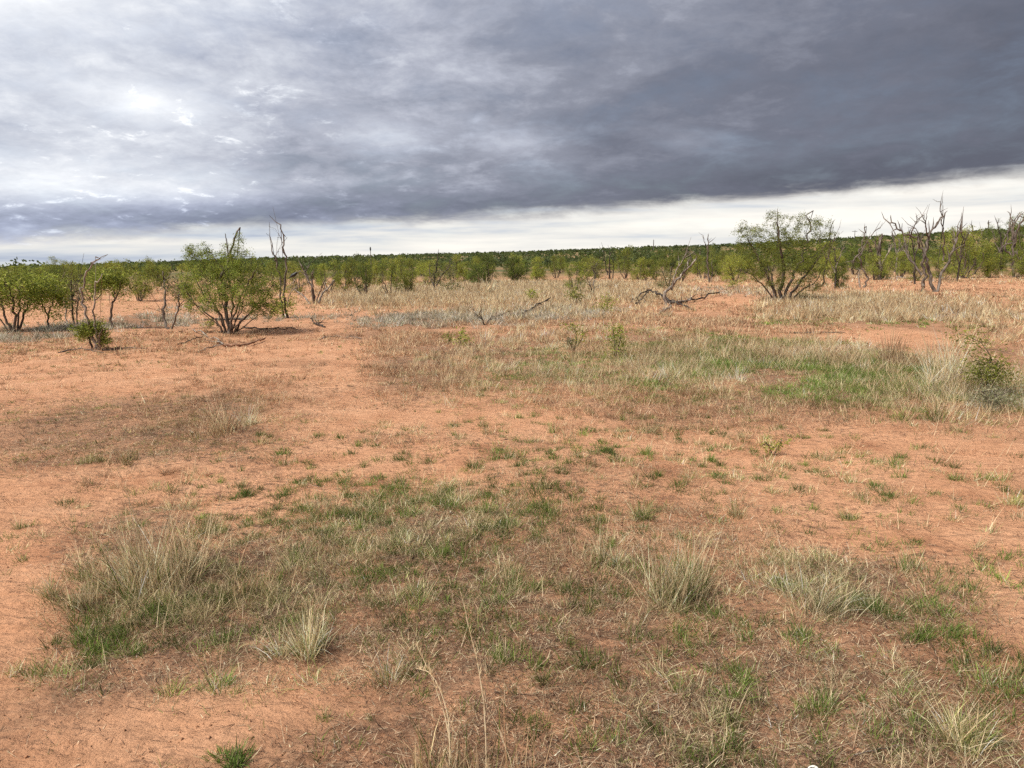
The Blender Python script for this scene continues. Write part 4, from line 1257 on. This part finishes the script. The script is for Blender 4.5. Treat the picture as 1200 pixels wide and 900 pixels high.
sapling((1165, 478), [[(1165, 480), (1158, 466), (1150, 458)], [(1166, 480), (1172, 466), (1182, 458)], [(1166, 480), (1165, 466), (1166, 455)]], 8,
        'low grey green bush at the foot of the arching sapling', 12, 'greyleaf', 90, 12, .035, name='grey_bush', cat='bush', sig=.06)
sapling((860, 337), [[(860, 337), (858, 332), (862, 328)]], 5, 'round green weed on the red strip west of the tallest mesquite', 13, 'fresh', 40, 10, .1, name='green_bush', cat='bush', sig=.1)
sapling((246, 385), [[(246, 386), (246, 380), (248, 376)]], 4, 'little green sprout at the foot of the largest western mesquite', 14, 'fresh', 24, 10, .06, sig=.05)


# ------------------------------------------------------------------ single tufts that stand out
def tuft_obj(base, wpx, hpx, kinds, label, seed, nb=140, width=.003, spread=(.18, .75), droop=.6, name='grass_tuft', cat='grass tuft', stems=.06, seg=3, stem_len=1.4):
    g = np.random.default_rng(2100 + seed)
    b = at(*base)
    d = math.hypot(b[0], b[1]); sc_ = math.hypot(d, EYE) / F_PX
    st_ = Store()
    R, H = wpx * sc_ * .36, hpx * sc_ * 1.05
    pal = []
    for k, wt in kinds:
        tot = sum(p[3] for p in PAL[k])
        pal += [(*p[:3], p[3] / tot * wt) for p in PAL[k]]
    m = max(4, int(wpx / 7))
    off = g.normal(0, .55, (m, 2)) * R; off[0] = 0
    hh = H * g.uniform(.35, .85, m); hh[:max(1, m // 4)] = H
    tufts(st_, b[:2][None] + off, R * g.uniform(.35, .8, m), hh, np.maximum(6, 1.5 * nb / m * g.uniform(.4, 1.6, m)), pal, width * .85, (spread[0] * 1.6, spread[1]), droop * 1.6, seg, g, .28, stems, PAL['pale'], stem_len)
    me = st_.mesh('tuft', M_GRASS, b)
    o = link(name, me, None, b)
    tag(o, label, cat, 'single tufts')
    return o


ST, GR, GY, BR, PL, BG, OL, SI, MT = 'straw', 'green', 'grey', 'brown', 'pale', 'bright', 'olive', 'silver', 'matted'
TUFTS = [  # base, width px, height px, palette mix, label, name, extra
    ((175, 678), 100, 72, [(PL, 7), (ST, 3), (GR, 3)], 'tallest bleached bunch of stiff stems at the northwest corner of the foreground grass mat', dict(nb=640, width=.0052, spread=(.2, .9), droop=.3, stems=.30, stem_len=1.5)),
    ((285, 698), 60, 50, [(ST, 6), (GR, 2)], 'yellowish upright dry stalks in the foreground mat, east of the tallest bleached bunch', dict(nb=150, spread=(.12, .5), droop=.3)),
    ((58, 698), 34, 26, [(GY, 5), (OL, 2)], 'westernmost greyish tuft edging the foreground mat', dict(nb=150)),
    ((104, 710), 36, 36, [(GY, 4), (PL, 2)], 'pale upright tuft second from west along the foreground mat edge', dict(nb=150)),
    ((96, 748), 36, 20, [(GR, 3), (GY, 3)], 'low spreading green grey tuft off the western mat edge', dict(nb=130, spread=(.6, 1.1))),
    ((276, 895), 44, 34, [(BG, 6), (GR, 3), (GY, 1)], 'vivid green tuft alone on bare red soil near the bottom edge', dict(nb=300, width=.0048, spread=(.25, .9), droop=.4, stems=0)),
    ((255, 808), 46, 30, [(GR, 5), (GY, 2)], 'green tuft at the southern tip of the foreground mat', dict(nb=170)),
    ((312, 800), 60, 18, [(GY, 5), (OL, 3)], 'trailing low runner of grey grass east of the southern tip tuft', dict(nb=150, spread=(.9, 1.2))),
    ((358, 768), 48, 56, [(PL, 5), (GY, 5), (GR, 1)], 'blue grey bunch with bleached tips on the southeastern mat rim', dict(nb=360, width=.004, spread=(.15, .6), stems=.12)),
    ((380, 842), 20, 18, [(OL, 3), (GR, 2)], 'tiny tuft on red soil south of the blue grey bunch', dict(nb=50)),
    ((434, 846), 20, 22, [(GR, 3), (GY, 3)], 'thin sprig on red soil west of the tall seed stalks', dict(nb=36)),
    ((16, 789), 24, 18, [(PL, 3), (OL, 3)], 'tiny tuft with white stalks at the western picture edge', dict(nb=60)),
    ((44, 806), 42, 12, [(OL, 3), (GR, 1)], 'low flattened olive sprig near the western picture edge', dict(nb=70, spread=(.9, 1.2))),
    ((200, 815), 40, 24, [(BR, 3), (GR, 3)], 'brown and green tuft west of the southern tip tuft', dict(nb=120)),
    ((545, 925), 130, 92, [(ST, 7), (BR, 2), (GR, 2)], 'stubble of upright straw stalks at the bottom centre edge', dict(nb=260, width=.004, spread=(.12, .35), droop=.15, stems=0)),
    ((808, 702), 78, 82, [(PL, 5), (GY, 5), (GR, 2)], 'tall bleached bunch grass standing alone in the central foreground', dict(nb=480, width=.0042, spread=(.15, .6), droop=.4, stems=.14)),
    ((960, 712), 80, 52, [(PL, 5), (GY, 4), (GR, 1)], 'bleached grey bunch inside the eastern foreground patch', dict(nb=340)),
    ((1022, 715), 60, 32, [(GR, 6), (GY, 2)], 'dark green tuft adjoining the bleached grey eastern bunch', dict(nb=200)),
    ((1072, 668), 50, 36, [(GY, 4), (GR, 3)], 'grey green tuft at the northern rim of the eastern foreground patch', dict(nb=180)),
    ((1155, 674), 42, 22, [(BG, 4), (GR, 4)], 'short dense green tuft toward the eastern edge', dict(nb=150)),
    ((914, 685), 40, 22, [(GR, 3), (GY, 4)], 'short tuft at the western tip of the eastern foreground patch', dict(nb=120)),
    ((993, 608), 32, 22, [(GY, 3), (GR, 5)], 'rounded grey green tuft on the eastern bare soil', dict(nb=130)),
    ((1010, 585), 30, 22, [(GR, 4), (PL, 3)], 'tuft with long splayed straw stems just behind the rounded grey green one', dict(nb=90, stems=.2, stem_len=2.2)),
    ((1003, 536), 22, 10, [(GR, 3), (OL, 3)], 'tiny green tuft centred on the eastern bare soil', dict(nb=50)),
    ((960, 536), 24, 10, [(OL, 4), (GY, 2)], 'tiny olive tuft beside the yellow green forb', dict(nb=50)),
    ((1050, 548), 34, 14, [(GR, 3), (GY, 3)], 'low green tuft east of the tiny centred one', dict(nb=80)),
    ((1115, 562), 26, 14, [(GR, 4), (OL, 2)], 'small tuft on the bare soil toward the eastern edge', dict(nb=70)),
    ((1168, 562), 30, 18, [(BG, 4), (GR, 2)], 'bright small tuft at the eastern edge above a bare patch', dict(nb=90)),
    ((1190, 590), 40, 20, [(GY, 4), (OL, 3)], 'grey low tuft cut by the eastern picture edge', dict(nb=120)),
    ((825, 548), 18, 14, [(GR, 5), (OL, 1)], 'small dark green tuft at the western end of the eastern bare soil', dict(nb=60)),
    ((862, 606), 36, 36, [(GY, 4), (OL, 3), (BR, 2)], 'wispy grey olive tuft north of the tall bleached bunch', dict(nb=120, spread=(.2, .6))),
    ((912, 600), 36, 16, [(GY, 4), (GR, 2)], 'spreading grey tuft west of the rounded grey green one', dict(nb=110, spread=(.7, 1.1))),
    ((950, 573), 12, 8, [(BG, 4)], 'tiny bright green sprig on bare soil', dict(nb=24)),
    ((748, 610), 34, 38, [(GY, 4), (GR, 4), (PL, 1)], 'dark based tuft with a bleached top in the central clearing', dict(nb=190)),
    ((706, 655), 38, 42, [(PL, 5), (GY, 4)], 'pale bunch between the central clearing and the tall bleached bunch', dict(nb=190)),
    ((757, 533), 32, 18, [(BG, 3), (GR, 4)], 'compact green tuft near the brown litter belt', dict(nb=110)),
    ((702, 517), 16, 10, [(GR, 5)], 'small green sprig west of the compact green tuft', dict(nb=40)),
    ((645, 507), 12, 22, [(GR, 4), (OL, 2)], 'upright thin sprig in the central red strip', dict(nb=36, spread=(.1, .3))),
    ((607, 490), 20, 12, [(OL, 4), (GR, 2)], 'yellowish small tuft along the central red strip', dict(nb=60)),
    ((592, 505), 34, 12, [(GY, 3), (BR, 3)], 'flat grey brown tuft below the yellowish small one', dict(nb=70, spread=(.8, 1.2))),
    ((530, 498), 34, 12, [(OL, 3), (BR, 2), (GR, 2)], 'low olive tuft on red soil west of the yellowish small one', dict(nb=80, spread=(.7, 1.1))),
    ((500, 542), 22, 12, [(GR, 5)], 'small green tuft at the northern edge of the central grass', dict(nb=60)),
    ((553, 548), 28, 18, [(BG, 3), (GR, 4)], 'bright tuft at the northern edge of the central grass', dict(nb=100)),
    ((470, 575), 34, 18, [(BG, 4), (GR, 3)], 'fresh green tuft amid the grey central grass', dict(nb=110)),
    ((495, 702), 52, 34, [(GR, 5), (PL, 3)], 'green tuft with straw fringe in the middle of the foreground', dict(nb=210)),
    ((598, 672), 30, 20, [(GR, 5), (GY, 2)], 'green tuft east of the straw fringed one', dict(nb=110)),
    ((570, 600), 30, 22, [(GR, 5), (OL, 1)], 'dark green tuft in the litter north of the pale bunch', dict(nb=110)),
    ((648, 602), 24, 18, [(BG, 3), (GR, 3)], 'fresh small tuft beside the dark green one in the litter', dict(nb=80)),
    ((455, 795), 52, 36, [(PL, 5), (ST, 2), (GR, 2)], 'straw coloured tuft just above the bare corner of red soil', dict(nb=180)),
    ((590, 775), 40, 32, [(BG, 2), (GR, 5)], 'green tuft beside the taller seed stalk', dict(nb=140)),
    ((640, 740), 34, 18, [(GR, 5)], 'small green tuft east of the taller seed stalk', dict(nb=100)),
    ((790, 810), 30, 24, [(GR, 4), (OL, 3)], 'olive green tuft south of the tall bleached bunch', dict(nb=90)),
    ((860, 845), 40, 30, [(BG, 4), (OL, 3)], 'yellow green tuft in the southern litter', dict(nb=110, width=.004)),
    ((960, 835), 52, 34, [(GR, 6), (GY, 2)], 'dense green tuft in the southern litter', dict(nb=200)),
    ((1125, 865), 66, 62, [(ST, 3), (OL, 4), (GY, 4)], 'tall straw and olive bunch near the bottom eastern corner', dict(nb=300, spread=(.25, .9))),
    ((1075, 745), 36, 26, [(BG, 3), (GR, 5)], 'fresh green tuft south of the eastern foreground patch', dict(nb=130)),
    ((1165, 800), 60, 30, [(GR, 5), (GY, 3)], 'broad green tuft at the eastern edge of the foreground', dict(nb=220)),
    ((1055, 930), 80, 45, [(ST, 4), (MT, 5)], 'fallen straw sheaf at the bottom edge toward the eastern corner', dict(nb=220, spread=(.9, 1.2))),
    ((258, 508), 66, 46, [(PL, 4), (BR, 4), (GY, 2)], 'mid distance brown bunch with bleached stems on the western red plain', dict(nb=300, spread=(.2, .8))),
    ((290, 498), 34, 30, [(PL, 4), (ST, 3)], 'paler small bunch touching the mid distance brown bunch', dict(nb=150)),
    ((195, 556), 26, 18, [(BR, 6)], 'round reddish brown tuft on the western bare soil', dict(nb=140, spread=(.5, 1.0))),
    ((240, 556), 34, 16, [(BR, 6)], 'broader reddish brown tuft east of the round one', dict(nb=130, spread=(.6, 1.0))),
    ((124, 558), 18, 12, [(BR, 6)], 'smallest reddish brown tuft, west of the round one', dict(nb=80, spread=(.6, 1.0))),
    ((150, 540), 36, 24, [(OL, 4), (BR, 3), (PL, 1)], 'olive brown tuft on the southern rim of the western olive patch', dict(nb=160)),
    ((106, 543), 28, 18, [(OL, 4), (GY, 2)], 'olive tuft west of the olive brown one', dict(nb=110)),
    ((282, 572), 26, 16, [(GY, 4), (GR, 2)], 'grey green small tuft on soil north of the foreground mat', dict(nb=100)),
    ((335, 545), 24, 16, [(GY, 3), (GR, 3)], 'small tuft west of the central red strip', dict(nb=90)),
    ((22, 620), 24, 16, [(OL, 3), (GY, 3)], 'small tuft on bare soil near the western edge', dict(nb=70)),
    ((1106, 450), 66, 62, [(PL, 8), (SI, 2)], 'large bleached whitish bush grass leaning beside the arching sapling', dict(nb=420, width=.006, spread=(.25, .8), droop=.2)),
    ((1043, 428), 36, 46, [(ST, 3), (BR, 4)], 'upright tan stems against the eastern red strip', dict(nb=150, spread=(.12, .35), droop=.2)),
    ((818, 408), 34, 26, [(PL, 5), (ST, 3)], 'whitest straw clump at the western end of the green swale', dict(nb=200, width=.006)),
    ((610, 402), 24, 16, [(BR, 5), (PL, 2)], 'round tan tuft among the brown grass', dict(nb=130, width=.006)),
    ((560, 345), 40, 30, [(ST, 6), (BR, 1)], 'golden tall clump among the straw grass below the dark round mesquite', dict(nb=200, width=.010)),
    ((960, 470), 40, 16, [(GR, 4), (BG, 3)], 'dark green low clump on the southern rim of the swale', dict(nb=120)),
    ((1060, 492), 40, 24, [(GR, 5), (OL, 2)], 'green clump at the southern swale rim near the eastern side', dict(nb=150)),
    ((1095, 492), 36, 28, [(GR, 3), (BR, 3)], 'darker clump beside the green one at the eastern swale rim', dict(nb=150)),
]
for i, (bs, wp, hp, kd, lb, ex) in enumerate(TUFTS):
    tuft_obj(bs, wp, hp, kd, lb, i, **ex)


# tall seed stalks at the bottom
def seed_stalk(pts, label, seed, heads):
    g = np.random.default_rng(2600 + seed)
    b = at(*pts[0])
    Y0 = b[1]
    P = [onplane(px, py, Y0 + .10 * i / len(pts)) for i, (px, py) in enumerate(pts)]; P[0] = b - [0, 0, .01]
    ln = smooth_line(P, g, .01, 6)
    w = Wood(); w.tube(ln, np.linspace(.0023, .0008, len(ln)) * (1 + .45 * (np.arange(len(ln)) % 5 == 0)), 5)
    e = link('seed_stalk', None, None, b); e.empty_display_size = .1
    link('stalk', w.mesh('stalk', M_STALK, b), e)
    s = Store()
    k = int(len(ln) * heads)
    idx = np.concatenate([g.integers(k, len(ln) - 1, 40), g.integers(1, k, 6)])
    root = ln[idx] + (ln[idx + 1] - ln[idx]) * g.uniform(0, 1, (46, 1))
    blades(s, root, np.concatenate([g.uniform(.014, .034, 40), g.uniform(.04, .09, 6)]), g.uniform(0, 6.28, 46), g.uniform(.1, .5, 46), g.uniform(.1, .6, 46), np.full(46, .003), pick(PAL['pale'], 46, g), 2, g)
    link('seed_head', s.mesh('seed_head', M_GRASS, b), e)
    tag(e, label, 'seed stalk')


seed_stalk([(570, 905), (568, 840), (562, 790), (552, 745), (539, 690)], 'taller pale seed stalk leaning west above the bottom edge', 1, .45)
seed_stalk([(527, 910), (526, 850), (518, 815), (505, 790), (488, 783)], 'shorter white stalk bent over west near the bottom edge', 2, .5)
seed_stalk([(530, 905), (524, 850), (508, 800), (488, 755)], 'thin straight tan stalk rising behind the bent white one', 3, .5)


# ------------------------------------------------------------------ small far things
def utility_pole(px, top_y, dist, label, arms=1, knob=False, height=None, r=.16):
    d = pdir(px, top_y); az = math.atan2(d[0], d[1])
    x, y = math.sin(az) * dist, math.cos(az) * dist
    z0 = float(hfun(x, y)); zt = EYE + d[2] / math.hypot(d[0], d[1]) * dist
    e = link('utility_pole' if not knob else 'slender_post', None, None, (x, y, z0)); e.empty_display_size = 1
    w = Wood(); w.tube([(0, 0, -.3), (0, 0, (zt - z0) * .5), (0, 0, zt - z0)], [r, r * .9, r * .75], 8)
    link('shaft', w.mesh('shaft', M_POLE), e)
    for a in range(arms):
        w = Wood(); zz = zt - z0 - .5 - a * 1.0
        w.tube([(-1.3, .2, zz), (0, .2, zz + .02), (1.3, .2, zz)], [.10, .11, .10], 6); link('crossarm', w.mesh('crossarm', M_POLE), e)
    if knob:
        w = Wood(); zz = zt - z0
        w.tube([(0, 0, zz - .22), (0, 0, zz - .1), (0, 0, zz + .02), (0, 0, zz + .10)], [.03, .06, .06, .03], 8); link('cap', w.mesh('cap', M_BLACK), e)
    tag(e, label, 'pole' if not knob else 'post')


utility_pole(766, 281, 330, 'plain dark utility pole breaking the middle of the ridge line', 0, r=.2)
utility_pole(1002, 270, 420, 'faint utility pole with crossarm on the ridge east of the tallest mesquite', 1, r=.16)
utility_pole(434, 291, 62, 'slender post with dark knob above the row behind western straw grass', 0, True, r=.035)

# short wooden post
b = at(1048, 327)
e = link('wooden_post', None, None, b); e.empty_display_size = .2
w = Wood(); w.tube([(0, 0, -.1), (.01, 0, .25), (-.01, .01, .55)], [.085, .08, .075], 8); link('shaft', w.mesh('shaft', M_POST), e)
w = Wood(); w.tube([(-.01, .01, .55), (-.01, .01, .58)], [.088, .07], 8); link('top', w.mesh('top', M_DEAD), e)
tag(e, 'short orange brown wooden post at the edge of the eastern clearing', 'post')


# black bird on the leafless tree
def bird():
    b = at(369, 356); Y = b[1]
    c = onplane(344, 326, Y)
    sc_ = Y / F_PX
    L = 8 * sc_
    w = Wood()
    P = np.array([(-.62, 0, -.30), (-.45, 0, -.18), (-.2, 0, -.02), (.1, 0, .12), (.32, 0, .28), (.44, 0, .40), (.56, 0, .40), (.74, 0, .36)]) * L
    w.tube(P + [0, 0, .36 * L], np.array([.05, .10, .24, .29, .20, .17, .13, .02]) * L, 10)
    e = link('black_bird', None, None, c); e.empty_display_size = .1
    link('body', w.mesh('body', M_BLACK), e)
    for s in (-1, 1):
        w = Wood(); w.tube(np.array([(.18, s * .2, .16), (-.1, s * .26, .04), (-.5, s * .16, -.2)]) * L + [0, 0, .36 * L], np.array([.08, .13, .02]) * L, 6)
        link('wing', w.mesh('wing', M_BLACK), e)
        w = Wood(); w.tube(np.array([(.05, s * .08, .2), (.05, s * .08, -.02), (.12, s * .08, -.05)]) * L, np.array([.02, .02, .015]) * L, 5)
        link('leg', w.mesh('leg', M_BLACK), e)
    tag(e, 'small black bird like shape perched on the low forking leafless tree', 'bird')


bird()

# white curled scrap at the bottom edge
b = at(953, 906)
e = link('white_scrap', None, None, b + [0, 0, .004]); e.empty_display_size = .05
w = Wood()
th = np.linspace(-.3, math.pi + .3, 12)
w.tube(np.column_stack([np.cos(th) * .017, np.sin(th) * .012, np.full(12, .006) + .006 * np.sin(th)]), .004 + .0016 * np.sin(th * 2), 6)
link('rim', w.mesh('rim', M_WHITE), e)
w = Wood(); w.tube([(-.012, -.004, .004), (0, 0, .002), (.012, -.004, .004)], [.003, .005, .003], 6); link('inside', w.mesh('inside', M_DEAD), e)
tag(e, 'small white curled scrap at the bottom picture edge', 'scrap')

# print('TRIS', sum(sum(len(p.vertices)-2 for p in m.polygons) if len(m.polygons)<5000 else (len(m.loops)-2*len(m.polygons)) for m in bpy.data.meshes))
